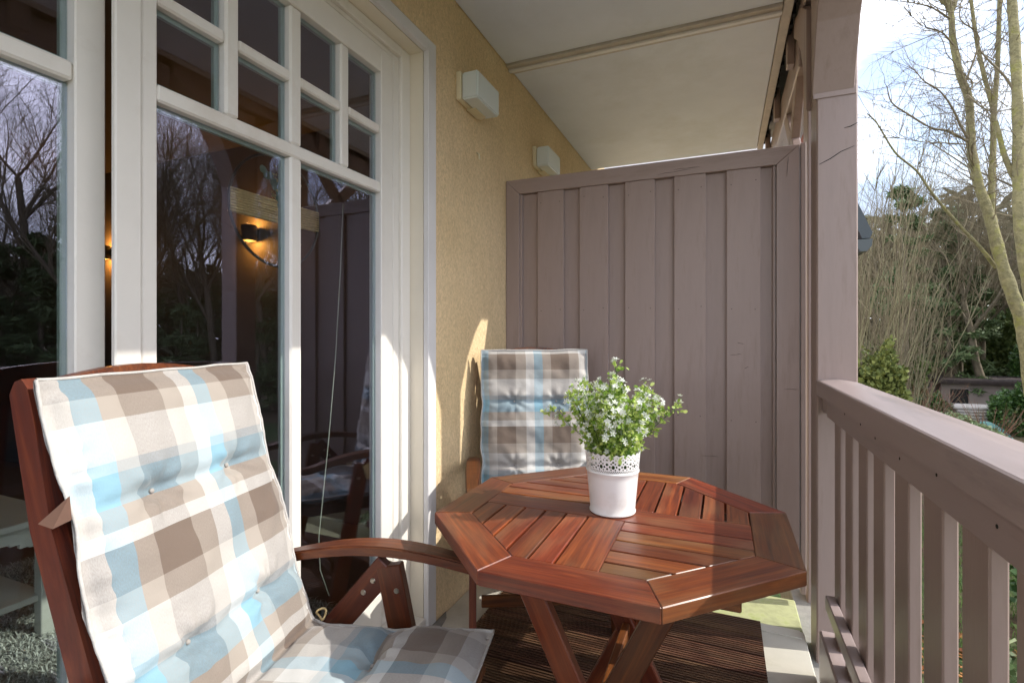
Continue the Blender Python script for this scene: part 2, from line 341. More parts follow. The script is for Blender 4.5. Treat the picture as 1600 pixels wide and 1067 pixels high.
# ---- ceiling slabs of the balcony above
ceil = empty('ceiling', (0, 0, 2.68)); tag(ceil, kind='structure')
box('panel', WX+.002, .248, -1.6, 2.555, 2.68, 2.80, M['ceiling'], ceil, .004)
box('panel', WX+.002, .248, 2.668, 4.50, 2.68, 2.80, M['ceiling'], ceil, .004)
box('joint_strip', WX+.002, .248, 2.558, 2.612, 2.668, 2.79, M['ceil_joint'], ceil, .002)
box('joint_strip', WX+.002, .248, 2.616, 2.664, 2.675, 2.79, M['ceil_joint'], ceil, .002)
box('joint_bead', WX+.002, .248, 2.590, 2.6135, 2.655, 2.6675, M['trim'], ceil, .002)
box('edge_strip', .251, .292, -1.6, 4.50, 2.672, 2.80, M['ceil_joint'], ceil, .003)
bm = bmesh.new()      # ragged foam bead along the edge
for i in range(150):
    y = -1.5+i*.04; ucell(bm, .290, .300+random.uniform(0, .016), y, y+.035, 2.69+random.uniform(0, .02), 2.79)
link('edge_sealant', bm_mesh('edge_sealant', bm), M['dark'], ceil, -ceil.location)
box('roof_slab', WX-3.0, .476, -1.8, 4.8, 2.86, 3.05, M['concrete'], None, kind='structure')

# ---- house wall
wall = empty('house_wall', (WX, 0, 0), label='ochre yellow roughcast house wall beside the white patio door', cat='wall')
TH = .26
box('wall_section', WX-TH, WX, 1.822, 7.0, -.3, 2.86, M['stucco'], wall, 0)
box('wall_section', WX-TH, WX, -3.5, 1.8215, 2.40, 2.86, M['stucco'], wall, 0)
box('wall_section', WX-TH, WX, -3.5, -1.25, -.3, 2.3995, M['stucco'], wall, 0)
box('opening_trim', WX-.02, WX+.004, 1.760, 1.820, .0, 2.396, M['trim'], wall, .002)
box('opening_trim', WX-.02, WX+.004, -1.25, 1.7595, 2.345, 2.396, M['trim'], wall, .002)
box('reveal', WX-.20, WX-.0215, 1.760, 1.819, .0, 2.396, M['reveal'], wall, 0)
box('reveal', WX-.20, WX-.0215, -1.25, 1.7595, 2.345, 2.396, M['reveal'], wall, 0)
Tt = Tubes(); Tt.tube([(WX+.001, 2.20, 2.075), (WX+.012, 2.203, 2.07), (WX+.014, 2.205, 2.045)], .004, 6)
link('wall_plug', Tt.mesh('wall_plug'), M['lampbase'], wall, -wall.location)
prism('mortar_patch', [(WX-.16, 1.60), (WX+.03, 1.63), (WX+.055, 1.74), (WX+.03, 1.86), (WX+.004, 1.90), (WX+.0045, 1.762), (WX-.16, 1.755)], .0006, .007, M['concrete'], wall, .002)
# ---- balcony floor
fl = empty('balcony_floor', (0, 0, 0)); tag(fl, kind='structure')
box('floor_slab', WX+.001, .30, -1.6, 2.33, -.25, -.0, M['floor'], fl, .004)
box('algae_strip', WX+.001, .298, 2.337, 2.60, -.25, -.003, M['algae'], fl, .004)
box('step_edge', -.06, .285, 2.27, 2.328, .0005, .004, M['floor'], fl, .001)
box('floor_beam', .303, .50, -1.6, 4.6, -.30, -.06, M['concrete'], fl, .004)

# ---- deck mat: grooved boards
mat_ = empty('decking_mat', (-.40, .3, 0), label='dark brown grooved decking mat on the cream balcony floor under the table', cat='decking')
def groove_mesh(Lx, wy):
    n = 9; v = []; f = []; prof = []
    g = wy/n
    for i in range(n):
        y = i*g
        prof += [(y, .014), (y+.0006, .020), (y+g*.58, .020), (y+g*.62, .014)]
    prof.append((wy, .014))
    prof = [(0, 0)]+prof+[(wy, 0)]
    for x in (-Lx/2, Lx/2):
        for y, z in prof: v.append((x, y-wy/2, z))
    k = len(prof)
    for i in range(k-1): f.append((i, i+1, k+i+1, k+i))
    f.append(tuple(range(k))); f.append(tuple(range(2*k-1, k-1, -1)))
    return pymesh('plank', v, f)
gm = groove_mesh(1.07, .122)
for i in range(18):
    y = 2.312-.064-i*.1265
    o = link('plank', gm, M['deck'], mat_, (-.395-mat_.location.x, y-mat_.location.y, .003))

# ---- wall lamps outside
def wall_lamp(y0, L, label):
    t = empty('wall_lamp', (WX, y0, 2.24), label=label, cat='wall lamp', group='white box lamps on the ochre wall')
    box('lamp_base', WX+.001, WX+.026, y0, y0+L, 2.245, 2.372, M['lampbase'], t, .004)
    bm = bmesh.new(); bmesh.ops.create_cube(bm, size=1); bmesh.ops.scale(bm, vec=(.080, L-.008, .122), verts=bm.verts)
    bmesh.ops.bevel(bm, geom=bm.edges[:], offset=.007, segments=3, affect='EDGES')
    link('lamp_shade', bm_mesh('lamp_shade', bm, False), M['lampglass'], t, (.069, L/2, .064))
    box('bracket', WX+.003, WX+.05, y0+.10, y0+L-.03, 2.238, 2.2445, M['lampbase'], t, .001)
wall_lamp(1.992, .24, 'nearer white box lamp on the ochre wall next to the door trim')
wall_lamp(2.972, .25, 'white box lamp on the ochre wall just above the privacy screen, farther and smaller one')

# ---- privacy screen
D = 2.556
ps = empty('privacy_screen', (-.39, D, 0), label='mauve painted board and batten privacy screen closing the balcony end', cat='screen')
def xb(name, x0, x1, yf, th, z0, z1, m='mauve'): return box(name, x0, x1, yf, yf+th, z0, z1, M[m], ps, .002)
TOP = 2.037
def mitred(name, pts, yf, th, m):
    bm = bmesh.new(); c = Vector((sum(p[0] for p in pts)/4, 0, sum(p[1] for p in pts)/4))
    a = [bm.verts.new((p[0]-c.x, -th/2, p[1]-c.z)) for p in pts]; b = [bm.verts.new((p[0]-c.x, th/2, p[1]-c.z)) for p in pts]
    bm.faces.new(a); bm.faces.new(b[::-1])
    for i in range(4): bm.faces.new((a[i], b[i], b[(i+1) % 4], a[(i+1) % 4]))
    bmesh.ops.recalc_face_normals(bm, faces=bm.faces); bmesh.ops.bevel(bm, geom=bm.edges[:], offset=.0015, segments=1, affect='EDGES')
    return link(name, bm_mesh(name, bm), M[m], ps, Vector((c.x, yf+th/2, c.z))-ps.location)
XL, XR, FW = WX+.003, .312, .078
mitred('top_rail', [(XL, TOP), (XR, TOP), (XR-.092, TOP-FW), (XL+FW, TOP-FW)], D, .05, 'mauve_x')
mitred('side_rail', [(XL, TOP-.001), (XL+FW-.001, TOP-FW-.001), (XL+FW-.001, .10), (XL, .10)], D, .05, 'mauve')
mitred('side_rail', [(XR, TOP-.001), (XR, .10), (XR-.091, .10), (XR-.091, TOP-FW-.001)], D+.0005, .05, 'mauve')
xb('bottom_rail', XL+FW+.001, XR-.093, D, .05, .10, .18, 'mauve_x')
wide = [(-.922, -.776), (-.690, -.540), (-.456, -.310), (-.220, -.075), (.014, .158)]
for a, b in wide: xb('board', a, b, D+.006, .02, .1805, TOP-FW-.0005)
ed = [-1.028, -.922, -.776, -.690, -.540, -.456, -.310, -.220, -.075, .014, .158, .219]
for i in range(0, len(ed), 2):
    xb('recessed_board', ed[i]-.008 if i else ed[i], ed[i+1]+.008 if i+2 < len(ed) else ed[i+1], D+.028, .018, .1805, TOP-FW-.0005)
xb('bead', -1.0275, -1.012, D+.010, .016, .181, TOP-FW-.001)
xb('bead', .2065, .2185, D+.010, .016, .181, TOP-FW-.001)
xb('edge_batten', .3165, .337, D-.004, .05, .05, TOP+.004)
Tt = Tubes()
for a, b in wide:
    for z in (.26, .80, 1.32, 1.90):
        for x in (a+.022, b-.022):
            xx, zz = x+random.uniform(-.004, .004), z+random.uniform(-.01, .01); Tt.tube([(xx, D+.0062, zz), (xx, D+.0050, zz)], .0026, 8)
tag(link('nail_heads', Tt.mesh('nail_heads', False), M['mauve_d'], ps, -ps.location), kind='stuff')
Tt = Tubes(); rq = random.Random(8)   # paint splits and scuffs
for x0, z0, L_, ang in ((-.30, 1.975, .16, .06), (-.22, 1.99, .12, .0), (.03, 1.10, .05, .1), (.06, 1.16, .03, -.3), (.09, 1.04, .02, .4), (-.84, 1.0, .06, 1.4), (-.1, .62, .08, .05), (.262, 1.90, .09, 1.5), (.25, .95, .06, .05)):
    Tt.tube([(x0+L_*math.cos(ang)*q/4, D-.0004 if (x0 > .2 or z0 > 1.95) else D+.0056, z0+L_*math.sin(ang)*q/4+rq.uniform(-.002, .002)) for q in range(5)], [.0004, .0011, .0008, .0012, .0003], 4)
tag(link('paint_splits', Tt.mesh('paint_splits', False), M['mauve_d'], ps, -ps.location), kind='stuff')

# ---- balcony post with braces
post = empty('balcony_post', (.397, 2.305, 0), label='thick mauve timber post with angled braces at the end of the railing', cat='post')
PX0, PX1, PY0, PY1 = .330, .464, 2.235, 2.375
box('column', PX0, PX1, PY0, PY1, -.30, 2.60, M['mauve'], post, .005)
def brace(sgn, z0=2.105):
    # straight knee brace, underside starts at z0 on the post face
    y0 = PY0 if sgn < 0 else PY1
    k = 1.30; Lh = .40; wd = .15
    pts = [(0, z0), (.05, z0+.12), (.10, z0+.232), (.17, z0+.335), (.27, z0+.435), (.40, z0+.515), (.40, z0+.60), (.15, z0+.52), (0, z0+.42)]
    bm = bmesh.new(); X0, X1 = PX0-.016, PX1-.012
    a = [bm.verts.new((X0, y0+sgn*p[0], p[1])) for p in pts]; b = [bm.verts.new((X1, y0+sgn*p[0], p[1])) for p in pts]
    bm.faces.new(a); bm.faces.new(b[::-1])
    for i in range(9): bm.faces.new((a[i], b[i], b[(i+1) % 9], a[(i+1) % 9]))
    bmesh.ops.recalc_face_normals(bm, faces=bm.faces); bmesh.ops.bevel(bm, geom=bm.edges[:], offset=.003, segments=1, affect='EDGES')
    return link('brace', bm_mesh('brace', bm), M['mauve'], post, -post.location)
brace(-1); brace(1)
box('brace_block', PX0-.012, PX1-.006, PY0-.004, PY0-.0005, 2.095, 2.13, M['mauve'], post, .001)
Tt = Tubes()   # drying cracks and a screw hole
def crack(pts):
    P = [Vector((x, PY0-.0006, z)) for x, z in pts]; Tt.tube(P, [.0008, .0016, .0013, .0006][:len(P)] if len(P) <= 4 else .001, 4)
crack([(.338, 1.845), (.375, 1.862), (.41, 1.885), (.452, 1.90)])
crack([(.42, 1.972), (.44, 1.975), (.462, 1.985)])
tag(link('cracks', Tt.mesh('cracks'), M['dark'], post, -post.location), kind='stuff')
# light strip of the neighbouring post seen in the gap behind
pb = empty('rear_post', (.42, 2.80, 0), label='narrow mauve post of the neighbouring balcony just behind the privacy screen', cat='post')
box('column', .365, .50, 2.72, 2.86, -.3, 2.62, M['mauve'], pb, .004)
# ---- purlin beam, rafters, neighbour bracing
bmn = empty('roof_beam', (.40, 1.5, 2.6), label='long mauve roof beam running above the railing at the ceiling edge', cat='beam')
box('beam', .335, .46, -1.9, PY0-.402-.0, 2.48, 2.66, M['mauve_h'], bmn, .005)
box('beam', .335, .46, PY1+.402, 5.0, 2.48, 2.66, M['mauve_h'], bmn, .005)
box('beam_cap', .322, .475, PY0-.40, PY1+.40, 2.62, 2.70, M['mauve_h'], bmn, .004)
box('fascia', .477, .50, -1.9, 5.0, 2.55, 2.90, M['mauve_h'], bmn, .003)
for y in (2.9, 3.6, 4.3, 1.2, .4, -.6): box('rafter_end', .300, .333, y, y+.07, 2.56, 2.75, M['mauve'], bmn, .003)
for (y0, y1) in ((2.95, 3.45), (3.35, 2.9)):
    beam('rear_brace', (.36, y0, 2.05), (.36, y1, 2.52), .04, .09, M['mauve'], bmn)

# ---- railing
rl = empty('balcony_railing', (.39, .6, 0), label='mauve timber railing with thick handrail and wide flat balusters', cat='railing')
def profile_y(name, prof, y0, y1, m, parent, bev=0, ny=1):
    bm = bmesh.new(); rows = []
    for i in range(ny+1):
        y = y0+(y1-y0)*i/ny; rows.append([bm.verts.new((x, y, z)) for x, z in prof])
    n = len(prof)
    for i in range(ny):
        for k in range(n): bm.faces.new((rows[i][k], rows[i][(k+1) % n], rows[i+1][(k+1) % n], rows[i+1][k]))
    bm.faces.new(rows[0][::-1]); bm.faces.new(rows[-1]); bmesh.ops.recalc_face_normals(bm, faces=bm.faces)
    return link(name, bm_mesh(name, bm), m, parent, -parent.location)
profile_y('handrail', [(.330, .966), (.330, 1.016), (.3315, 1.0205), (.336, 1.023), (.385, 1.0265), (.400, 1.027), (.425, 1.025), (.462, 1.018), (.465, 1.014), (.465, .966)], -1.8, 2.2345, M['mauve_h'], rl)
box('apron_rail', .347, .372, -1.8, 2.13, .896, .9655, M['mauve_h'], rl, .003)
box('bottom_rail', .318, .3475, -1.8, 1.985, .27, .318, M['mauve_h'], rl, .003)
box('kick_board', .310, .365, -1.8, 2.05, -.02, .165, M['mauve_h'], rl, .006)
box('top_block', .3475, .373, 2.131, 2.2343, .90, .9655, M['mauve_h'], rl, .01)
Yb = [(2.011, 1.927), (1.855, 1.764), (1.690, 1.603), (1.531, 1.440), (1.369, 1.270), (1.188, 1.096), (1.020, .930)]
y = .86
while y > -1.7: Yb.append((y, y-.09)); y -= .16
for i, (b, a) in enumerate(Yb):
    o = box('baluster', .350, .3735, a, b, .02, .955, M['mauve'], rl, .0025)
    me = boxmesh('baluster', .0235, .09, .90, .003)
    o.data = me
    if not me.materials: me.materials.append(M['mauve'])
    o.location = Vector((.3625, (a+b)/2, .45))-rl.location
    o.location.x += random.uniform(-.001, .001)
Tt = Tubes()   # screws and nail holes on the apron
for y in [1.86-.19*i+random.uniform(-.03, .03) for i in range(12)]:
    z = .94+random.uniform(-.012, .012); Tt.tube([(.3463, y, z), (.3475, y, z)], .0032, 8)
tag(link('nails', Tt.mesh('nails', False), M['dark'], rl, -rl.location), kind='stuff')

# =================================================================== PATIO DOOR
dr = empty('patio_door', (-1.2, .7, 0), label='white wooden patio door with small gridded upper panes and tall lower panes', cat='door')
FX = -1.188
def db(name, x0, x1, y0, y1, z0, z1, bev=.003, m='white', par=dr): return box(name, x0, x1, y0, y1, z0, z1, M[m], par, bev)
# fixed outer frame
db('frame', FX-.09, FX, 1.700, 1.7595, .0, 2.3445)
db('frame', FX-.09, FX-.014, 1.662, 1.6995, .0, 2.305)
db('frame', FX-.09, FX, -1.24, 1.6995, 2.306, 2.3445)
db('frame', FX-.09, FX-.014, -1.24, 1.6615, 2.287, 2.3055)
db('frame', FX-.09, FX, -1.245, -1.19, .0, 2.3055)
db('threshold', FX-.10, FX+.075, -1.24, 1.7590, .005, .045)
db('threshold', FX-.10, FX+.03, -1.24, 1.699, .0455, .085)
LX = -1.200
def leaf(x, ya, yb, cols, left_thin=False, right_st=.073, left_st=.09, mid=None, zt=2.285, zb=.087):
    """framed leaf: face at x, from ya to yb"""
    th = .058; g0 = ya+left_st; g1 = yb-right_st; GT = 2.195; GB = .212
    if left_thin:
        db('stile', x-.016, x, ya, ya+.054, zb, zt); db('stile', x-th, x-.004, ya+.0565, g0, zb, zt)
    else: db('stile', x-th, x, ya, g0, zb, zt)
    db('stile', x-th, x, g1, yb, zb, zt)
    db('top_rail', x-th, x, g0+.0002, g1-.0002, GT, zt)
    db('bottom_rail', x-th, x, g0+.0002, g1-.0002, zb, GB)
    b = .045
    n = cols; gw = (g1-g0-(n-1)*b)/n
    ys = [g0+i*(gw+b) for i in range(n)]
    db('transom_bar', x-.052, x-.0035, g0+.0003, g1-.0003, 1.736, 1.776, .005)
    for i in range(1, n):
        if i == mid: db('muntin', x-.052, x-.0035, ys[i]-b, ys[i], GB+.0003, 1.7357, .006); db('muntin', x-.052, x-.0045, ys[i]-b, ys[i], 1.7763, GT-.0003, .006)
        else: db('muntin', x-.052, x-.0045, ys[i]-b+.002, ys[i]-.002, 1.7763, GT-.0003, .006)
    for i in range(n): db('muntin', x-.050, x-.006, ys[i]-.001 if i else g0+.0004, ys[i]+gw+.001 if i < n-1 else g1-.0004, 1.961, 1.994, .005)
    def pane(y0, y1, z0, z1):
        p = db('pane', x-.030, x-.026, y0+.001, y1-.001, z0+.001, z1-.001, 0, 'glass')
        # aluminium spacer and inner putty bead showing behind the glass edge
        bm = bmesh.new(); xx0, xx1 = x-.042, x-.0315; q = .012
        ucell(bm, xx0, xx1, y0, y0+q, z0, z1); ucell(bm, xx0, xx1, y1-q, y1, z0, z1); ucell(bm, xx0, xx1, y0+q, y1-q, z0, z0+q); ucell(bm, xx0, xx1, y0+q, y1-q, z1-q, z1)
        link('glazing_bead', bm_mesh('glazing_bead', bm), M['spacer'], p, -(p.location+dr.location))
    for i in range(n):
        pane(ys[i], ys[i]+gw, 1.994, GT); pane(ys[i], ys[i]+gw, 1.776, 1.961)
    if mid:
        pane(g0, ys[mid]-b, GB, 1.736); pane(ys[mid], g1, GB, 1.736)
    else: pane(g0, g1, GB, 1.736)
leaf(LX, .671, 1.657, 4, True, mid=2)
leaf(-1.268, -.38, .690, 4, False, right_st=.058, left_st=.058, mid=2, zt=2.28)
# the handle side gasket
db('gasket', -1.330, -1.3265, .655, .689, .09, 2.27, .001, 'dark')

# =================================================================== ROOM INSIDE
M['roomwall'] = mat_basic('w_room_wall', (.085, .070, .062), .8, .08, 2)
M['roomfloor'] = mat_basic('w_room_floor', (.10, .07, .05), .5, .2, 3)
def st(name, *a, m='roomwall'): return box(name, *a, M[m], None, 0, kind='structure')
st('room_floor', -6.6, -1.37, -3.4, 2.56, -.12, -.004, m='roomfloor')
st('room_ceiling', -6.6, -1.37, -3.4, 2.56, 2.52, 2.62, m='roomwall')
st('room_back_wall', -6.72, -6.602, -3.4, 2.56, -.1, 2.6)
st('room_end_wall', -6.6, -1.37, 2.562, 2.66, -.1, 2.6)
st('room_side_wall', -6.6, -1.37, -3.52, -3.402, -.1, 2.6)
# rug
M['rug_base'] = mat_basic('w_rug_base', (.22, .22, .20), .95, .2, 20)
M['rug_strand'] = mat_leaf('rug_strand', (.22, .23, .21), (.58, .60, .56), .9)
rug = empty('shag_rug', (-2.2, .9, 0), label='grey shaggy rug on the living room floor behind the glass', cat='rug')
box('rug_base', -3.4, -1.40, -.9, 1.75, -.003, .012, M['rug_base'], rug, .003)
v = []; f = []; rs = random.Random(3)
for i in range(42000):
    x = rs.uniform(-3.35, -1.42); y = rs.uniform(-.3, 1.72); a = rs.uniform(0, 6.28); ln = rs.uniform(.02, .05); wd = .0022; ti = rs.uniform(.3, 1.2)
    dx, dy = math.cos(a), math.sin(a); k = len(v); px, py = -dy*wd, dx*wd
    mx_, my_, mz = x+dx*ln*.4*ti, y+dy*ln*.4*ti, .012+ln*.45; ex, ey, ez = x+dx*ln*ti, y+dy*ln*ti, .012+ln*.5*(1.4-ti*.6)
    v += [(x-px, y-py, .01), (x+px, y+py, .01), (mx_+px, my_+py, mz), (mx_-px, my_-py, mz), (ex, ey, ez)]
    f += [(k, k+1, k+2, k+3), (k+3, k+2, k+4)]
o = link('rug_pile', pymesh('rug_pile', v, f), M['rug_strand'], rug, -rug.location); tag(o, kind='stuff')
# coffee table
M['grey_paint'] = mat_basic('grey_furniture_paint', (.50, .51, .47), .5, .06, 4)
ct = empty('coffee_table', (-2.75, .55, 0), label='grey white coffee table with scalloped apron and lower shelf behind the left pane', cat='coffee table')
cx0, cx1, cy0, cy1 = -3.15, -2.45, -.10, 1.16
box('tabletop', cx0-.03, cx1+.03, cy0-.03, cy1+.03, .465, .49, M['grey_paint'], ct, .004)
box('shelf', cx0+.02, cx1-.02, cy0+.02, cy1-.02, .155, .18, M['grey_paint'], ct, .003)
for x in (cx0, cx1-.05):
    for y in (cy0, cy1-.05): box('leg', x, x+.05, y, y+.05, .0, .4645, M['grey_paint'], ct, .003)
bm = bmesh.new(); nseg = 40
for i in range(nseg):
    y0 = cy0+.0505+(cy1-cy0-.101)*i/nseg; y1 = cy0+.0505+(cy1-cy0-.101)*(i+1)/nseg; s_ = (i+.5)/nseg
    e = min(s_, 1-s_); dz = .055+.03*max(0, 1-e/.12)+.008*math.sin(e*60)*(e < .2)
    ucell(bm, cx1-.035, cx1-.015, y0, y1, .464-dz, .4645)
link('apron', bm_mesh('apron', bm), M['grey_paint'], ct, -ct.location)
M['basket'] = mat_basic('wicker', (.34, .22, .10), .8, .35, 60, .6, 90, stretch=(1, 1, 3), bdist=.004)
bk = empty('wicker_basket', (-2.62, .66, .49), label='round wicker basket on the coffee table behind the left pane', cat='basket')
pr_ = []; nrow = 12
for i in range(nrow+1):
    z = .11*i/nrow; r = .085+.02*math.sin(i/nrow*2.2); pr_.append((r+(.004 if i % 2 else -.001), z+.0012))
link('basket_body', lathe([(.0, .0012)]+pr_+[(pr_[-1][0]-.008, .111), (.075, .02)], 40, name='basket_body'), M['basket'], bk)
M['dkleaf'] = mat_leaf('house_plant_leaf', (.02, .07, .012), (.07, .18, .04), .4)
def leafball(rs, n, rx, ry, rz, size, shell=.55, flat=0.0):
    v = []; f = []
    for i in range(n):
        while True:
            p = Vector((rs.uniform(-1, 1), rs.uniform(-1, 1), rs.uniform(-1, 1)))
            if shell < p.length < 1: break
        q = Vector((p.x*rx, p.y*ry, p.z*rz)); lump = .78+.44*noise.noise(q*2.2/max(rx, .3)+Vector((7, 3, 1))); q = q*lump
        d = (p+Vector((rs.gauss(0, .6), rs.gauss(0, .6), rs.gauss(0, .6)))).normalized(); t = d.cross(Vector((rs.gauss(0, 1), rs.gauss(0, 1), rs.gauss(0, 1)))).normalized(); s_ = size*rs.uniform(.6, 1.3); n_ = d.cross(t)
        k = len(v); v += [q-t*s_*.35, q+n_*s_*.0+d*s_*.5+t*0.0, q+t*s_*.35, q-d*s_*.5]; f.append((k, k+3, k+2, k+1))
    return v, f
rs = random.Random(5); v, f = leafball(rs, 500, .10, .10, .12, .035)
pl = link('house_plant', pymesh('house_plant', v, f), M['dkleaf'], None, (-2.62, .66, .49+.16)); tag(pl, 'leafy dark green house plant in the wicker basket behind the glass', 'plant')
# wall lamps inside
M['lampblack'] = mat_basic('lamp_black_metal', (.03, .035, .035), .4, .1, 5)
M['glow'] = mat_emit('lamp_glow', (1.0, .45, .08), 3.0)
def in_lamp(x, y, z, label):
    t = empty('indoor_wall_lamp', (x, y, z), label=label, cat='wall lamp', group='lit indoor wall lamps')
    t_ = lathe([(.044, -.052), (.050, -.052), (.050, .052), (.044, .052), (.044, -.052)], 32, name='lamp_shade')
    shd = link('lamp_shade', t_, M['lampblack'], t, (0, -.065, 0))
    box('bracket', x-.02, x+.02, y-.02, y-.001, z-.03, z+.03, M['lampblack'], t, .002)
    link('bulb', lathe([(0, -.02), (.02, -.014), (.028, 0), (.02, .014), (0, .02)], 16, name='bulb'), M['glow'], shd)
    ld = bpy.data.lights.new('lamp_light', 'POINT'); ld.energy = 2.0; ld.color = (1, .42, .08); ld.shadow_soft_size = .02
    for dz in (.056, -.056):
        lo = bpy.data.objects.new('lamp_light', ld); COL.objects.link(lo); lo.parent = t; lo.location = (0, -.065, dz)
in_lamp(-2.99, 2.56, 1.885, 'lit black cylinder wall lamp with orange glow seen through the large pane')
in_lamp(-4.63, 2.56, 1.855, 'lit black wall lamp with orange glow seen through the narrow gap between door leaves')
# hoop wreath
M['jute'] = mat_basic('jute_yarn', (.78, .56, .30), .9, .2, 60, .4, 300)
M['drygrass'] = mat_leaf('dried_flower', (.45, .36, .16), (.70, .62, .36), .8)
M['euc'] = mat_leaf('eucalyptus_leaf', (.10, .20, .18), (.20, .32, .29), .6)
hp = empty('hoop_wreath', (-1.42, 1.30, 1.62), label='black metal hoop wreath with jute wrap and dried flowers hanging behind the glass', cat='wreath')
Tt = Tubes(); Tt.tube([(0, .188*math.cos(a), .188*math.sin(a)) for a in [2*math.pi*i/64 for i in range(65)]], .005, 8)
link('hoop', Tt.mesh('hoop'), M['lampblack'], hp)
Tt = Tubes()
for i in range(9):
    z0 = .035-i*.0085; Tt.tube([(.004, -.186, z0), (.006, 0, z0-.002+random.uniform(-.002, .002)), (.004, .186, z0)], .0035, 6); Tt.tube([(-.006, -.186, z0-.003), (-.006, .186, z0-.003)], .003, 5)
link('jute_wrap', Tt.mesh('jute_wrap'), M['jute'], hp)
Tt = Tubes(); rs = random.Random(9); v = []; f = []; ve = []; fe = []
for i in range(16):
    e = Vector((rs.uniform(-.01, .02), rs.uniform(-.02, .07), rs.uniform(.05, .12))); s0 = Vector((.01, .085+rs.uniform(-.01, .01), -.10)); Tt.tube([s0, (s0+e)/2+Vector((.004, -.01, 0)), e], .0008, 4)
    for j in range(16):
        c = e+Vector((rs.gauss(0, .004), rs.gauss(0, .013), rs.gauss(0, .013))); k = len(v); a, b2 = rs.uniform(-.004, .004), rs.uniform(-.004, .004)
        v += [c+Vector((a, .005, 0)), c+Vector((b2, 0, .005)), c+Vector((0, -.005, a)), c+Vector((0, b2, -.005))]; f.append((k, k+1, k+2, k+3))
for i in range(14):
    c = Vector((.01, -.05+.006*i*.9+rs.gauss(0, .012), .13-.009*i+rs.gauss(0, .008))); k = len(ve); n_ = 8
    ve.append(c); a0 = rs.uniform(0, 1)
    for q in range(n_): ang = 2*math.pi*q/n_; ve.append(c+Vector((rs.uniform(-.003, .003), .014*math.cos(ang), .014*math.sin(ang))))
    for q in range(n_): fe.append((k, k+1+q, k+1+(q+1) % n_))
link('dried_stem', Tt.mesh('dried_stem'), M['jute'], hp)
tag(link('dried_flowers', pymesh('dried_flowers', v, f), M['drygrass'], hp), kind='stuff')
tag(link('eucalyptus_leaves', pymesh('eucalyptus_leaves', ve, fe), M['euc'], hp), kind='stuff')
# loose pale cord hanging inside the right tall pane
M['cord'] = mat_basic('pale_cord', (.34, .35, .31), .6, .1, 20)
Tt = Tubes()
cp = [(536, 318, 1.9), (532, 420, 1.9), (524, 560, 1.92), (514, 680, 1.92), (505, 770, 1.9), (498, 840, 1.85), (500, 890, 1.85), (514, 930, 1.85)]
P = [at(u, v_, 1.0) for u, v_, d in cp]; P = [Vector((0, 0, 1.2))+(p-Vector((0, 0, 1.2)))*((-1.36)/p.x) for p in P]
Tt.tube(P, .0021, 6); tag(link('cord', Tt.mesh('cord'), M['cord']), 'pale thin cord hanging just inside the right tall door pane', 'cord')

# =================================================================== TABLE
TC = (-.268, 1.298); TZ = .74
tb = empty('octagonal_table', (TC[0], TC[1], 0), label='octagonal reddish brown teak folding table with slatted top', cat='table')
TA, TI = .418, .330
def octo(a):
    t = a*math.tan(math.pi/8); return [(TC[0]+x, TC[1]+y) for x, y in ((-t, -a), (t, -a), (a, -t), (a, t), (t, a), (-t, a), (-a, t), (-a, -t))]
Oo, Oi = octo(TA), octo(TI)
for i in range(8):
    j = (i+1) % 8; a, b, c, d = Oo[i], Oo[j], Oi[j], Oi[i]
    ang = math.atan2(b[1]-a[1], b[0]-a[0])
    # pull the mitre joints apart by a hair
    e = .0004; ux, uy = math.cos(ang)*e, math.sin(ang)*e
    prism('frame_board', [(a[0]+ux, a[1]+uy), (b[0]-ux, b[1]-uy), (c[0]-ux, c[1]-uy), (d[0]+ux, d[1]+uy)], TZ-.030, TZ, M['teak'], tb, .0018, ang=ang)
def clip(poly, clipper):
    outp = poly
    n = len(clipper)
    for i in range(n):
        a, b = clipper[i], clipper[(i+1) % n]; inp = outp; outp = []
        if not inp: return []
        def side(p): return (b[0]-a[0])*(p[1]-a[1])-(b[1]-a[1])*(p[0]-a[0])
        for k in range(len(inp)):
            p, q = inp[k], inp[(k+1) % len(inp)]; sp, sq = side(p), side(q)
            if sp >= 0: outp.append(p)
            if sp*sq < 0: t = sp/(sp-sq); outp.append((p[0]+(q[0]-p[0])*t, p[1]+(q[1]-p[1])*t))
    return outp
Oc = octo(TI-.0008)
def slat(x0, x1, y0, y1, along, z=TZ-.0005, name='slat'):
    pl_ = clip([(x0, y0), (x1, y0), (x1, y1), (x0, y1)], Oc)
    # merge near-duplicates
    o_ = []
    for p in pl_:
        if not o_ or (abs(p[0]-o_[-1][0])+abs(p[1]-o_[-1][1])) > .004: o_.append(p)
    if len(o_) > 2 and (abs(o_[0][0]-o_[-1][0])+abs(o_[0][1]-o_[-1][1])) < .004: o_.pop()
    if len(o_) >= 3: prism(name, o_, z-.022, z, M['teak'], tb, .0016, ang=0 if along == 'x' else math.pi/2)
cxm0, cxm1, cym0, cym1 = -.3115, -.2235, 1.253, 1.343
L_, R_, B_, T_ = TC[0]-TI, TC[0]+TI, TC[1]-TI, TC[1]+TI
slat(L_, R_, cym0, cym1, 'x', name='cross_board')
slat(cxm0, cxm1, B_, cym0-.0007, 'y', name='cross_board'); slat(cxm0, cxm1, cym1+.0007, T_, 'y', name='cross_board')
G = .0055; P_ = .0565
for i in range(6):     # lower-left: slats along y, from the centre outward
    x1 = cxm0-G-i*P_; slat(max(x1-P_+G, L_), x1, B_, cym0-.0007, 'y')
for i in range(6):     # upper-right: slats along y
    x0 = cxm1+G+i*P_; slat(x0, min(x0+P_-G, R_), cym1+.0007, T_, 'y')
for i in range(6):     # lower-right: along x
    y1 = cym0-G-i*.0590; slat(cxm1+.0007, R_, max(y1-.0590+G, B_), y1, 'x')
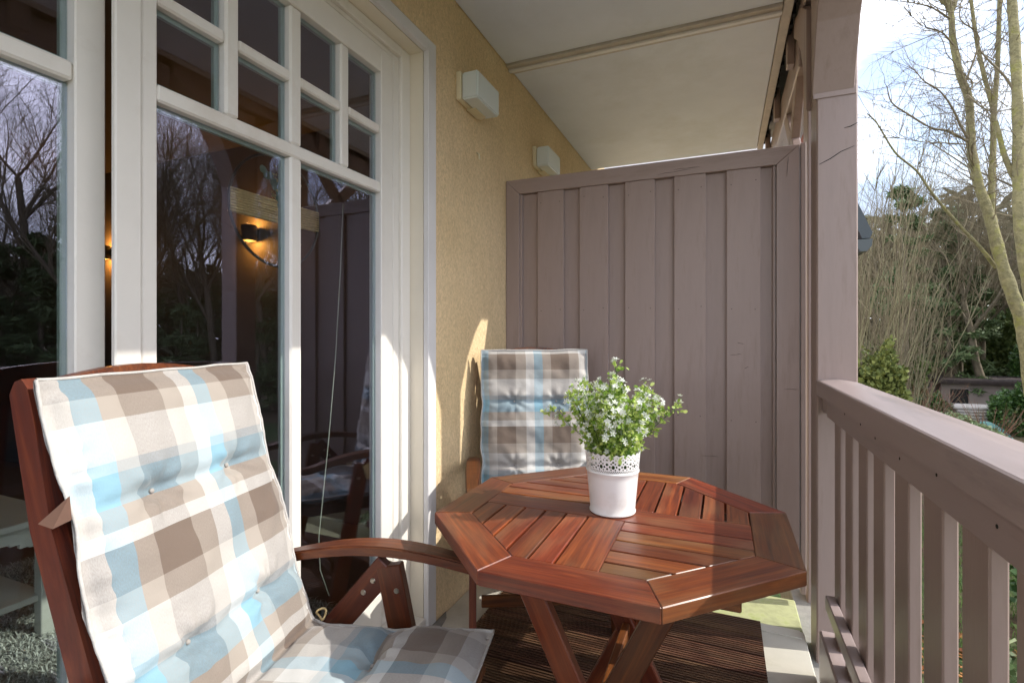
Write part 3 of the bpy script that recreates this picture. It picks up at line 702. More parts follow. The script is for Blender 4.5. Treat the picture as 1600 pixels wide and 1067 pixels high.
for i in range(6):     # upper-left: along x
    y0 = cym1+G+i*.0590; slat(L_, cxm0-.0007, y0, min(y0+.0590-G, T_), 'x')
# under-frame and crossed legs
for y in (1.05, 1.545): beam('bearer', (TC[0]-.30, y, TZ-.047), (TC[0]+.30, y, TZ-.047), .035, .030, M['teak_red'], tb)
for y, dy in ((1.085, .0), (1.510, 0)):
    beam('leg', (-.445, y, .700), (-.100, y, .002), .028, .056, M['teak_red'], tb)
    beam('leg', (-.075, y+.0295, .700), (-.420, y+.0295, .002), .028, .056, M['teak_red'], tb)
beam('stretcher', (-.262, 1.10, .335), (-.262, 1.495, .335), .022, .040, M['teak_red'], tb)
Tt = Tubes()
for x, y in ((-.262, 1.069), (-.262, 1.555)): Tt.tube([(x, y, .335), (x, y+.004, .335)], .008, 10)
tag(link('bolts', Tt.mesh('bolts', False), M['steel'], tb, -tb.location), kind='stuff')

# =================================================================== FOLDING CHAIRS
def chair_build(label, k_=1.0):
    fw = lambda z: max(0, (1-k_)*.192*(z-.45)/.67)
    """origin on floor below the seat/back joint; x forward, y left"""
    c = empty('folding_armchair', label=label, cat='chair', group='folding teak armchairs with plaid cushions')
    W2 = .232
    for s_ in (-1, 1):
        y = s_*W2
        # back side post, leaning; board with rounded head
        bm = bmesh.new(); prof = [(.06, .30), (.075, .40), (-.015, .62), (-.105, .86), (-.155, 1.055), (-.165, 1.090), (-.178, 1.105), (-.192, 1.100), (-.203, 1.078), (-.197, 1.045), (-.148, .85), (-.060, .60), (.025, .39), (.03, .30)]
        a = [bm.verts.new((fw(p[1])+p[0]-.062+.012*(p[1]>1), y-.0125, p[1]+.018*(p[1]>.8))) for p in prof]; b = [bm.verts.new((fw(p[1])+p[0]-.062+.012*(p[1]>1), y+.0125, p[1]+.018*(p[1]>.8))) for p in prof]
        bm.faces.new(a); bm.faces.new(b[::-1]); n = len(prof)
        for i in range(n): bm.faces.new((a[i], b[i], b[(i+1) % n], a[(i+1) % n]))
        bmesh.ops.recalc_face_normals(bm, faces=bm.faces)
        me = bm_mesh('back_post', bm)
        # grain follows the post: rotate the mesh so local X is its length
        rot = Matrix.Rotation(math.atan2(.70, -.19), 4, 'Y'); me.transform(rot)
        o = link('back_post', me, M['teak_red'], c); o.matrix_basis = rot.inverted()
        # armrest: arched board
        pts = []; nn = 14; Tp = []; Bt = []
        for i in range(nn+1):
            q = i/nn; x = -.13+.60*q; z = .612+.048*math.sin(math.pi*min(1, q*1.06)*.93)+.012*q; hw = .020+.010*math.sin(math.pi*min(1, max(0, (q-.1)/.9)))
            th = .026
            pts.append((x, z, hw, th))
        v = []; f = []
        for x, z, hw, th in pts: ya = y+s_*.050; v += [(x, ya-hw, z), (x, ya+hw, z), (x, ya+hw, z-th), (x, ya-hw, z-th)]
        for i in range(nn):
            for k in range(4): a0 = i*4+k; b0 = i*4+(k+1) % 4; f.append((a0, a0+4, b0+4, b0))
        f.append((0, 1, 2, 3)); f.append((nn*4+3, nn*4+2, nn*4+1, nn*4))
        bm = bmesh.new(); me = pymesh('armrest', v, f); bm.from_mesh(me); bmesh.ops.recalc_face_normals(bm, faces=bm.faces)
        es = [e for e in bm.edges if len(e.link_faces) == 2 and e.calc_face_angle(0) > .8]; bmesh.ops.bevel(bm, geom=es, offset=.004, segments=2, affect='EDGES')
        bm.to_mesh(me); bm.free(); link('armrest', me, M['teak_red'], c)
        # crossed legs meeting in an A below the armrest
        yl = y+s_*.050
        beam('leg', (.198, yl, .612), (.325, yl, .004), .028, .066, M['teak_red'], c, off=1)
        beam('leg', (.195, yl-s_*.0, .612), (-.33, yl-s_*.0, .004), .0272, .064, M['teak_red'], c, off=1)
        beam('arm_spacer', (.165, yl+s_*.019, .545), (.185, yl+s_*.019, .612), .010, .040, M['brass'], c, off=1)
        for (x, z) in ((.158, .572), (.132, .540), (.222, .552)):
            for sg in (-1, 1):
                Tt = Tubes(); Tt.tube([(x, yl+sg*.0138, z), (x, yl+sg*.0165, z)], [.0075, .0055], 10); link('screw', Tt.mesh('screw', False), M['steel'], c)
        beam('seat_rail', (-.01, y-s_*.026, .395), (.46, y-s_*.026, .425), .024, .045, M['teak_red'], c, off=1)
    # arched top rail and back slats
    v = []; f = []; nn = 16
    for i in range(nn+1):
        q = i/nn; y = -W2+.013+(2*W2-.026)*q; h = .030*math.sin(math.pi*q)
        for x, z in ((-.185, 1.045), (-.163, 1.045), (-.180, 1.105+h), (-.202, 1.105+h)): v.append((fw(z)+x-.070, y, z))
    for i in range(nn):
        for k in range(4): a0 = i*4+k; b0 = i*4+(k+1) % 4; f.append((a0, b0, b0+4, a0+4))
    me = pymesh('top_rail', v, f); link('top_rail', me, M['teak_red'], c)
    for i in range(6):
        y = -.20+.08*i; beam('back_slat', (-.040, y, .42), (fw(1.046)-.236, y, 1.046), .034, .012, M['teak_red'], c, up=(1, 0, .2), off=1)
    beam('cross_rail', (.030, -W2+.013, .40), (.030, W2-.013, .40), .03, .04, M['teak_red'], c, off=1)
    for i in range(8):
        x = .02+.060*i; beam('seat_slat', (x+.01, -W2+.041, .420+.0028*i), (x+.01, W2-.041, .420+.0028*i), .045, .014, M['teak_red'], c, off=1)
    beam('front_rail', (.318, -W2-.016, .165), (.318, W2+.016, .165), .022, .042, M['teak_red'], c, off=1)
    beam('rear_rail', (-.085, -W2-.016, .12), (-.085, W2+.016, .12), .022, .042, M['teak_red'], c, off=1)
    return c
CH1 = Vector((-.973, .999, 0)); TH1 = R(12.0)
def chair_origin(J, th):   # J: far-side (left) end of the joint; centre is 0.25 to the right
    return Vector((J[0]+math.sin(th)*.25, J[1]-math.cos(th)*.25, 0))
ch = chair_build('near red brown folding armchair at the left in front of the patio door')
O1 = chair_origin(CH1, TH1)
ch2 = chair_build('far folding armchair in the corner between ochre wall and privacy screen', .5)
ch.location = O1; ch.rotation_euler = (0, 0, TH1)
# back chair: image-left end of the cushion top at (-1.028, 2.093), 30 deg turned
TH2 = R(-64); hd2 = Vector((math.cos(TH2), math.sin(TH2), 0)); lf2 = Vector((-math.sin(TH2), math.cos(TH2), 0))
O2 = Vector((-1.046, 2.130, 0))+lf2*.25+hd2*.096
ch2.location = O2; ch2.rotation_euler = (0, 0, TH2)

# ---- cushions
def cushion(name, th_, origin, label, mat, tufts_rows, ripple_seed, k_=1.0):
    root = empty(name, origin, th_, label=label, cat='cushion', group='plaid high back chair cushions')
    WID = .50; Lb, Ls = .722, .482; LT = Lb+Ls
    top = Vector((-.192*k_, 0, 1.122)); J = Vector((0, 0, .452)); F = Vector((.478, 0, .487))
    def path(t):
        if t < Lb-.05: q = t/Lb; p = top.lerp(J, q); d = (J-top).normalized()
        elif t > Lb+.05: q = (t-Lb)/Ls; p = J.lerp(F, q); d = (F-J).normalized()
        else:
            q = (t-(Lb-.05))/.1; a = top.lerp(J, (Lb-.05)/Lb); b = J.lerp(F, .05/Ls); c_ = J
            p = a*(1-q)**2+c_*2*q*(1-q)+b*q*q; d = ((c_-a)*(1-q)+(b-c_)*q).normalized()
        return p, Vector((-d.z, 0, d.x)) if False else Vector((d.z*-1, 0, d.x))
    ns, ntt = 64, 150
    rr = random.Random(ripple_seed)
    rows = tufts_rows; cols = [.150, .350]
    V = []; F_ = []; UV = []
    def surf(s, t, side):
        p, n = path(t)
        if n.x < 0 and n.z < 0: n = -n
        es = min(s, WID-s)/WID; et = min(t, LT-t)
        e1 = 1-math.exp(-max(es*WID-.010, 0)/.022); e2 = 1-math.exp(-max(et-.010, 0)/.022)
        h = .036*e1*e2
        for r_ in rows:
            dt = abs(t-r_); valley = math.exp(-(dt/.016)**2); h -= .015*valley*e1
            for cc in cols:
                dd = math.hypot(s-cc, t-r_); h -= .024*math.exp(-(dd/.022)**2)
                # radial pucker
                an = math.atan2(t-r_, s-cc); h += .0060*math.sin(an*7+r_*50)*math.exp(-((dd-.035)/.03)**2)*e1
        dj = abs(t-Lb); h -= .022*math.exp(-(dj/.03)**2)*e1
        nn_ = noise.noise(Vector((s*9, t*9, ripple_seed)))*.011+noise.noise(Vector((s*26, t*22, ripple_seed+4)))*.0045
        h += nn_*e1*e2
        h = max(h, .003)
        # stitch puckers near the side seams
        h += .0042*math.sin(t*130+5*noise.noise(Vector((t*12, side, 0))))*math.exp(-((es*WID-.022)/.016)**2)
        wob = .0042*noise.noise(Vector((t*16, 3*side, ripple_seed)))
        edge = math.exp(-(es*WID/.02)**2); sgn = -1 if s < WID/2 else 1
        # waist pulls in at the tuft rows
        pull = sum(.006*math.exp(-((t-r_)/.05)**2) for r_ in rows)
        yy = (s-WID/2)*(1-pull*2.0/WID)+sgn*wob*edge
        pp = p+n*(h*side)+n*(.010*noise.noise(Vector((t*6, sgn*2.0, ripple_seed+9)))*edge)
        return Vector((pp.x, yy, pp.z+.006*noise.noise(Vector((s*8, 0, ripple_seed)))*math.exp(-(t/.03)**2)))
    def grid(side):
        base = len(V)
        for i in range(ns+1):
            q = i/ns; s = WID*(.5-.5*math.cos(math.pi*q))*.6+WID*q*.4
            for j in range(ntt+1):
                t = LT*j/ntt; V.append(surf(s, t, side)); UV.append((s, t))
        for i in range(ns):
            for j in range(ntt):
                a = base+i*(ntt+1)+j; quad = (a, a+1, a+ntt+2, a+ntt+1); F_.append(quad if side > 0 else quad[::-1])
    grid(1); grid(-1)
    me = pymesh('cushion_cover', V, F_, True); ul = me.uv_layers.new(name='uv')
    for lp in me.loops: ul.data[lp.index].uv = UV[lp.vertex_index]
    bmx = bmesh.new(); bmx.from_mesh(me); bmesh.ops.remove_doubles(bmx, verts=bmx.verts, dist=.0005); bmesh.ops.recalc_face_normals(bmx, faces=bmx.faces); bmx.to_mesh(me); bmx.free()
    me.polygons.foreach_set('use_smooth', [True]*len(me.polygons))
    cov = link('cover', me, mat, root)
    # piping round the edge
    Tt = Tubes(); ring = []
    for j in range(0, 121): ring.append(surf(0.0, LT*j/120, 1))
    for i in range(1, 40): ring.append(surf(WID*i/40, LT, 1))
    for j in range(120, -1, -1): ring.append(surf(WID, LT*j/120, 1))
    for i in range(39, -1, -1): ring.append(surf(WID*i/40, 0, 1))
    Tt.tube(ring, .0030, 6, False); link('piping', Tt.mesh('piping'), mat_pipe(name), cov)
    Tt = Tubes()
    for r_ in rows:
        for cc in cols:
            p = surf(cc, r_, 1); q, n = path(r_)
            if n.x < 0 and n.z < 0: n = -n
            Tt.tube([p, p+n*.004, p+n*.006], [.0052, .0048, .002], 8)
    tag(link('tuft_buttons', Tt.mesh('tuft_buttons'), M['button'], cov), kind='stuff')
    # side strap holding the cushion to the post
    if name == 'chair_cushion' and ripple_seed == 1:
        p, n = path(.25)
        bm = bmesh.new(); vs = [bm.verts.new(q) for q in ((p.x+.006, -.251, p.z+.045), (p.x-.030, -.272, p.z+.004), (p.x-.006, -.268, p.z-.004), (p.x+.010, -.251, p.z+.006))]
        bm.faces.new(vs); bmesh.ops.solidify(bm, geom=bm.faces[:], thickness=.003)
        link('strap', bm_mesh('strap', bm), M['strap'], root)
    Tt = Tubes(); p, n = path(Lb-.01)
    pts = [Vector((p.x+.02+.012*math.cos(a), .255+.006*math.sin(a*2), p.z+.012+.014*math.sin(a))) for a in [i*.5 for i in range(14)]]
    Tt.tube(pts, .0028, 6); link('tie_cord', Tt.mesh('tie_cord'), M['brass'], root)
    return root
def mat_pipe(name): return M['piping']
for m_ in (M['plaid_a'], M['plaid_b']): pass
cushion('chair_cushion', TH1, (O1.x, O1.y, 0), 'plaid blue beige and brown quilted cushion on the near armchair', M['plaid_a'], [.245, .550, .965], 1)
cushion('chair_cushion', TH2, (O2.x, O2.y, 0), 'plaid blue beige and brown quilted cushion on the far corner armchair', M['plaid_b'], [.255, .560, .965], 2, .5)

# =================================================================== POT AND PLANT
PC = Vector((-.266, 1.316, TZ+.0005)); PH = .160
pot = empty('flower_pot', PC, label='white enamel planter with lace cut rim on the octagonal table', cat='flower pot')
def pr_r(z): return .0565+.0145*(z/PH)
body = [(0, .003), (.054, .003), (.0565, 0), (.0590, .0015), (.0592, .005), (pr_r(.006), .008)]+[(pr_r(z), z) for z in (.03, .06, .09, .104)]
body += [(pr_r(.106)+.0018, .106), (pr_r(.109)+.0018, .109), (pr_r(.111), .111), (pr_r(.111)-.0015, .111), (pr_r(.06)-.0015, .06), (.055, .008), (0, .006)]
link('pot_body', lathe(body, 72, name='pot_body'), M['pot'], pot)
# lace rim: real holes in a fine grid
NA, NZ_ = 336, 36; z0, z1 = .111, .160
holes = []
K = 14
for k in range(K):
    a = k/K
    holes += [(a, .128, .0046), (a, .1405, .0030), (a+.5/K, .1235, .0028), (a+.5/K, .1345, .0036), (a+.5/K, .1455, .0024)]
    for q in (.17, -.17): holes += [(a+q/K, .1365, .0021), (a+q/K, .1215, .0019), (a+q*1.6/K, .1285, .0026), (a+q*1.2/K, .1455, .0018)]
    holes += [(a, .1500, .0018), (a+.33/K, .1505, .0014), (a-.33/K, .1505, .0014)]
for k in range(84): holes.append((k/84, .1165, .0011)); holes.append(((k+.5)/84, .1138, .0010))
V = []; keep = []
rad = .069; circ = 2*math.pi*rad
def inhole(a, z):
    for ha, hz, hr in holes:
        da = (a-ha) % 1.0; da = min(da, 1-da)*circ
        if da < .006 and da*da+(z-hz)**2 < hr*hr: return True
    return False
buckets = {}
for h_ in holes:
    b0 = int((h_[0] % 1)*56); 
    for d_ in (-1, 0, 1): buckets.setdefault((b0+d_) % 56, []).append(h_)
def inhole(a, z):
    for ha, hz, hr in buckets.get(int((a % 1)*56) % 56, []):
        da = (a-ha) % 1.0; da = min(da, 1-da)*circ
        if da*da+(z-hz)**2 < hr*hr: return True
    return False
for j in range(NZ_+1):
    for i in range(NA):
        z = z0+(z1-z0)*j/NZ_; a = 2*math.pi*i/NA; V.append((pr_r(z)*math.cos(a), pr_r(z)*math.sin(a), z))
Fq = []
for j in range(NZ_):
    for i in range(NA):
        a = (i+.5)/NA; z = z0+(z1-z0)*(j+.5)/NZ_
        topz = .1535+.0050*abs(math.sin(math.pi*K*2*a))
        if z > topz or inhole(a, z): continue
        Fq.append((j*NA+i, j*NA+(i+1) % NA, (j+1)*NA+(i+1) % NA, (j+1)*NA+i))
me = pymesh('lace_rim', V, Fq, False); o = link('lace_rim', me, M['pot'], pot); md = o.modifiers.new('solid', 'SOLIDIFY'); md.thickness = .0012; md.offset = -1
link('soil', lathe([(0, .112), (.03, .111), (.064, .107)], 30, name='soil'), M['soil'], pot)
plant = empty('artificial_plant', PC+Vector((0, 0, .02)), label='bushy green artificial plant with tiny white blossoms in the lace rim pot', cat='plant')
rs = random.Random(21); St = Tubes(); lv = []; lf = []; pv = []; pf = []
def add_leaf(p, d, s_):
    d = d.normalized(); t = d.cross(Vector((rs.gauss(0, 1), rs.gauss(0, 1), rs.gauss(0, 1)))).normalized(); n_ = d.cross(t); k = len(lv)
    lv.extend([p, p+d*s_*.35+t*s_*.30+n_*s_*.04, p+d*s_*.75+t*s_*.26, p+d*s_, p+d*s_*.75-t*s_*.26, p+d*s_*.35-t*s_*.30+n_*s_*.04]); lf.append((k, k+1, k+2, k+3)); lf.append((k, k+3, k+4, k+5))
def add_flower(p, d, s_):
    d = d.normalized(); a = d.cross(Vector((.3, .5, .7))).normalized(); b = d.cross(a); ph = rs.uniform(0, 6)
    for q in range(5):
        an = ph+q*1.2566; c, s2 = math.cos(an), math.sin(an); e = (a*c+b*s2); g_ = (b*c-a*s2); k = len(pv)
        pv.extend([p, p+e*s_*.55+g_*s_*.26+d*s_*.1, p+e*s_+d*s_*.28, p+e*s_*.55-g_*s_*.26+d*s_*.1]); pf.append((k, k+1, k+2, k+3))
nst = 39
for i in range(nst):
    a = rs.uniform(0, 2*math.pi); sp = rs.random()**.6; lean = sp*.54; base = Vector((math.cos(a)*.028*sp, math.sin(a)*.028*sp, .06))
    Lt = rs.uniform(.20, .295)*(1-.22*sp)*(1 if i > 3 else 1.08)
    if i in (5, 11): a = YAW*1+(0.1 if i == 5 else 3.1); lean = .92; Lt = .24
    dirv = Vector((math.cos(a)*math.sin(lean), math.sin(a)*math.sin(lean), math.cos(lean)))
    pts = []; p = base.copy(); d = Vector((dirv.x*.35, dirv.y*.35, 1)).normalized()
    nseg = 9
    for k in range(nseg+1):
        pts.append(p.copy()); q = k/nseg; d = d.lerp(dirv, .28).normalized()+Vector((rs.gauss(0, .05), rs.gauss(0, .05), 0)); d.normalize(); p = p+d*(Lt/nseg)
    St.tube(pts, [.0016*(1-.6*k/nseg) for k in range(nseg+1)], 4, False)
    for k in range(3, nseg+1):
        P0 = pts[k]; dd = (pts[k]-pts[k-1]).normalized()
        for q in range(4 if k < nseg else 5):
            sd_ = (dd*.8+Vector((rs.gauss(0, .7), rs.gauss(0, .7), rs.gauss(0, .5)))).normalized(); ln = rs.uniform(.012, .035); e = P0+sd_*ln
            St.tube([P0, P0+sd_*ln*.5+Vector((0, 0, .002)), e], [.0007, .0006, .0004], 3, False)
            for z in range(4): add_leaf(P0.lerp(e, rs.uniform(.3, 1)), sd_+Vector((rs.gauss(0, .9), rs.gauss(0, .9), rs.gauss(0, .7))), rs.uniform(.009, .0155))
            outer = (k-3)/(nseg-3)
            if rs.random() < .10+.42*outer:
                for z in range(rs.choice((1, 2, 3))):
                    fd = (sd_+Vector((rs.gauss(0, .5), rs.gauss(0, .5), .4+rs.gauss(0, .3)))).normalized(); fp = e+fd*rs.uniform(.004, .012); St.tube([e, fp], .0004, 3, False); add_flower(fp, fd, rs.uniform(.007, .0105))
link('stems', St.mesh('stems'), M['stem'], plant)
tag(link('foliage', pymesh('foliage', lv, lf), M['leaf'], plant), kind='stuff')
tag(link('blossoms', pymesh('blossoms', pv, pf), M['petal'], plant), kind='stuff')

# =================================================================== GARDEN
M['bark'] = mat_basic('bark_grey', (.16, .13, .085), .9, .35, 6, .6, 30, bdist=.02)
M['bark_moss'] = mat_basic('bark_mossy', (.235, .205, .10), .9, .35, 9, .8, 26, dirt=(.26, .26, .04), dirt_scale=3.5, bdist=.03)
M['twig'] = mat_basic('twig_brown', (.205, .165, .10), .9, .2, 6)
M['twig_y'] = mat_basic('twig_olive', (.24, .215, .12), .9, .25, 3)
M['pine'] = mat_leaf('pine_needles', (.06, .105, .035), (.15, .20, .075), .7)
M['pine_y'] = mat_leaf('thuja_green', (.07, .10, .02), (.26, .28, .07), .7)
M['evergreen'] = mat_leaf('evergreen_leaf', (.02, .06, .012), (.09, .16, .035), .4)
M['light_leaf'] = mat_leaf('variegated_leaf', (.07, .14, .03), (.38, .42, .22), .45)
M['red_twig'] = mat_leaf('red_shrub', (.16, .06, .035), (.30, .14, .08), .8)
M['dead_leaf'] = mat_leaf('dead_leaf', (.18, .05, .015), (.42, .19, .05), .8)
M['grass'] = mat_leaf('grass_blade', (.05, .11, .015), (.14, .23, .04), .7)

def bare_tree(seed, H, r0, levels=5, spread=.5, up=.35, splits=(3, 3, 3, 3, 3), lean=0.0, trunk_frac=.35, twig_n=3):
    rs = random.Random(seed); T1, T2 = Tubes(), Tubes()
    def grow(p, d, L_, r, lev):
        tube = T1 if lev <= 1 else T2; n = 6 if lev == 0 else (5 if lev == 1 else 3); ns_ = 6 if lev == 0 else (5 if lev < 3 else 3); pts = [p.copy()]; rad_ = [r]; q = p.copy(); dd = d.copy(); kids = []
        for i in range(ns_):
            dd = (dd+Vector((rs.gauss(0, .10), rs.gauss(0, .10), rs.gauss(0, .05)+up*.10*(lev > 0)))).normalized(); q = q+dd*(L_/ns_); pts.append(q.copy()); rad_.append(r*(1-.55*(i+1)/ns_))
            if lev < levels and (lev > 0 or (i+1)/ns_ > trunk_frac): kids.append((q.copy(), dd.copy(), rad_[-1], (i+1)/ns_))
        tube.tube(pts, rad_, n, False)
        if lev >= levels: return
        m = splits[min(lev, len(splits)-1)]
        for (kp, kd, kr, fr) in kids:
            for _ in range(max(1, round(m*.5)) if fr < 1 else 2):
                if fr < 1 and rs.random() < .15: continue
                a = rs.uniform(0, 6.283); side = kd.cross(Vector((math.cos(a), math.sin(a), .3))).normalized()
                nd = (kd*(1-spread)+side*spread*rs.uniform(.7, 1.3)+Vector((0, 0, up*.4))).normalized()
                grow(kp, nd, L_*rs.uniform(.42, .68)*(1.15-.35*fr), kr*rs.uniform(.45, .65), lev+1)
    grow(Vector((0, 0, -.1)), Vector((lean, 0, 1)).normalized(), H*.62, r0, 0)
    return T1.mesh('trunk'), T2.mesh('crown')
def conifer(seed, H, r0, crown0=.35, width=2.2, n=2600, size=.28, dens=1):
    rs = random.Random(seed); T1 = Tubes(); T1.tube([(0, 0, -.1), (rs.uniform(-.1, .1), 0, H*.5), (rs.uniform(-.2, .2), .1, H)], [r0, r0*.7, r0*.15], 7, False)
    v = []; f = []; nb = 34
    for b in range(nb):
        q = rs.random()**.8; z = H*(crown0+(1-crown0)*q); a = rs.uniform(0, 6.283); Lb_ = width*(1-q*.82)*rs.uniform(.55, 1.1); d = Vector((math.cos(a), math.sin(a), rs.uniform(-.15, .3))).normalized(); p0 = Vector((0, 0, z)); p1 = p0+d*Lb_
        T1.tube([p0, p1], [r0*.22, .012], 3, False)
        for k in range(n//nb):
            t = rs.uniform(.25, 1.05); c = p0.lerp(p1, t)+Vector((rs.gauss(0, .16), rs.gauss(0, .16), rs.gauss(0, .10)))*width*.35
            dd = Vector((rs.gauss(0, 1), rs.gauss(0, 1), rs.gauss(0, .6))).normalized(); tt = dd.cross(Vector((rs.gauss(0, 1), rs.gauss(0, 1), rs.gauss(0, 1)))).normalized(); s_ = size*rs.uniform(.5, 1.3)
            kk = len(v); v += [c-dd*s_, c+tt*s_*.16, c+dd*s_, c-tt*s_*.16]; f.append((kk, kk+1, kk+2, kk+3))
    return T1.mesh('trunk'), pymesh('crown', v, f)
def tree_obj(name, meshes, mats, loc, rz, sc_, label, cat='tree', group=None):
    t = empty(name, loc, rz, label=label, cat=cat, group=group); t.scale = (sc_,)*3
    o = link('trunk', meshes[0], mats[0], t); o2 = link('crown', meshes[1], mats[1], t); return t
def polar(az_, r): return Vector((math.sin(R(az_))*r, math.cos(R(az_))*r, GZ))
bareA = [bare_tree(40+i, 12.0, .17, 5, .50, .55) for i in range(4)]
conA = [conifer(60+i, 11.5, .19, .38, 2.3, 3600, .26) for i in range(3)]
conD = [conifer(80+i, 9.0, .16, .06, 2.4, 5200, .30) for i in range(2)]
rs = random.Random(99)
k = 0
for i in range(46):     # ring of bare trees from straight ahead round to the right
    az_ = 8+i*1.95+rs.uniform(-1, 1); r = rs.uniform(24, 38) if az_ > 27 else rs.uniform(31, 42); s_ = rs.uniform(.75, 1.15)
    if 28 < az_ < 67: s_ *= 1.38
    if 68 < az_: s_ *= .75
    tree_obj('bare_tree', bareA[i % 4], (M['bark'], M['twig']), polar(az_, r), rs.uniform(0, 6.3), s_, 'bare brown deciduous tree standing in the wood behind the gardens', group='bare trees of the wood')
for i in range(30):
    az_ = 10+i*2.9+rs.uniform(-1.3, 1.3); r = rs.uniform(27, 40) if az_ > 27 else rs.uniform(33, 43); s_ = rs.uniform(.72, 1.0)
    if 62 < az_: s_ *= .8
    tree_obj('pine_tree', conA[i % 3], (M['bark'], M['pine']), polar(az_, r), rs.uniform(0, 6.3), s_, 'dark pine tree standing in the wood behind the gardens', group='pines of the wood')
for i in range(34):
    az_ = 12+i*2.6+rs.uniform(-1, 1); r = rs.uniform(30, 44) if az_ < 28 else rs.uniform(24, 34); s_ = rs.uniform(.55, .95)
    tree_obj('dense_conifer', conD[i % 2], (M['bark'], M['pine']), polar(az_, r), rs.uniform(0, 6.3), s_, 'dense dark conifer with foliage to the ground in the far wood', group='dense conifers of the wood')
# far wood as one mass behind
rsf = random.Random(4); v = []; f = []
for i in range(70000):
    az_ = rsf.uniform(-5, 112); r = rsf.uniform(44, 60); base = polar(az_, r); top_ = (12.5 if az_ < 27 else 9.0)+2.6*noise.noise(Vector((az_*.18, 0, 0)))+1.2*noise.noise(Vector((az_*.9, 3, 0)))
    z = GZ+rsf.random()**.9*top_; c = Vector((base.x, base.y, z)); a = rsf.uniform(0, 6.3); s_ = rsf.uniform(.3, .85); d = Vector((math.cos(a), math.sin(a), rsf.uniform(-.6, 1.2))).normalized(); t = d.cross(Vector((rsf.gauss(0, 1), rsf.gauss(0, 1), rsf.gauss(0, 1)))).normalized()
    kk = len(v); v += [c-d*s_, c+t*s_*.25, c+d*s_, c-t*s_*.25]; f.append((kk, kk+1, kk+2, kk+3))
M['farwood'] = mat_leaf('far_wood', (.08, .10, .045), (.15, .135, .075), .9, c3=(.22, .18, .105))
tag(link('far_wood', pymesh('far_wood', v, f), M['farwood']), 'far brown and green wood behind the gardens', 'wood', kind='stuff')

# hero tree pair at the right edge
def limb(T, uvs, d, r, n=8, rnd=0):
    P = []; rr = random.Random(rnd)
    for i, (u, v_) in enumerate(uvs):
        dd = d[0]+(d[1]-d[0])*i/(len(uvs)-1) if isinstance(d, tuple) else d; P.append(at(u, v_, dd))
    Q = []; RR = []
    m_ = len(P)
    for i in range(m_-1):
        p0 = P[max(i-1, 0)]; p1 = P[i]; p2 = P[i+1]; p3 = P[min(i+2, m_-1)]
        for q in range(4):
            t = q/4; Q.append(.5*((2*p1)+(p2-p0)*t+(2*p0-5*p1+4*p2-p3)*t*t+(3*p1-p0-3*p2+p3)*t**3)); g_ = (i+t)/(m_-1); rad_ = r[0]+(r[1]-r[0])*g_; RR.append(rad_*(1+rr.uniform(-.07, .10)))
    Q.append(P[-1]); RR.append(r[1]); T.tube(Q, RR, n, False); return Q
def twigs(T, Q, n, L_, r, rr, spread=1.0, sub=3, bias=Vector((0, 0, 0))):
    for i in range(n):
        p = Q[rr.randrange(1, len(Q))]; dr_ = (Q[-1]-Q[0]).normalized()
        d = (dr_*.5+Vector((rr.gauss(0, .8), rr.gauss(0, .8), rr.gauss(.15, .5)))*spread+bias).normalized(); pts = [p]; q = p.copy(); L2 = L_*rr.uniform(.4, 1.2); ns_ = 6
        for k in range(ns_): d = (d+Vector((rr.gauss(0, .16), rr.gauss(0, .16), rr.gauss(.05, .13)))).normalized(); q = q+d*(L2/ns_); pts.append(q.copy())
        T.tube(pts, [r*(1-.8*k/ns_) for k in range(ns_+1)], 3, False)
        if sub:
            for s_ in range(sub*2):
                p2 = pts[rr.randrange(2, ns_+1)]; d2 = (d+Vector((rr.gauss(0, .7), rr.gauss(0, .7), rr.gauss(0, .6)))).normalized(); L3 = L2*rr.uniform(.15, .45); e = p2+d2*L3*.5; d2 = (d2+Vector((rr.gauss(0, .3), rr.gauss(0, .3), rr.gauss(.1, .3)))).normalized(); e2 = e+d2*L3*.5
                T.tube([p2, e, e2], [r*.45, r*.32, r*.12], 3, False)
rr = random.Random(12); T1, T2 = Tubes(), Tubes(); dA = 9.0
Q = limb(T1, [(1640, 830), (1622, 680), (1606, 563), (1597, 505), (1581, 457), (1565, 410), (1552, 360), (1540, 320), (1529, 290), (1522, 255), (1517, 225), (1514, 157), (1500, 118), (1489, 65), (1486, 20), (1478, -30)], (8.8, 9.4), (.115, .040), 10, 1); twigs(T2, Q[24:], 60, 1.5, .011, rr)
Q2 = limb(T1, [(1553, 350), (1549, 320), (1550, 280), (1552, 225), (1553, 174), (1559, 98), (1562, 0), (1566, -60)], (9.05, 9.3), (.060, .032), 8, 2); twigs(T2, Q2[6:], 40, 1.3, .010, rr)
Q3 = limb(T1, [(1553, 174), (1545, 145), (1536, 112), (1527, 70), (1517, 0), (1512, -40)], (9.2, 9.5), (.042, .025), 7, 3); twigs(T2, Q3, 34, 1.2, .009, rr)
Q4 = limb(T1, [(1486, 20), (1480, 8), (1469, -4), (1455, -40)], 9.4, (.05, .03), 6, 4); twigs(T2, Q4, 14, 1.0, .008, rr)
Q4 = limb(T1, [(1486, 20), (1492, 5), (1496, -30)], 9.4, (.045, .03), 6, 5)
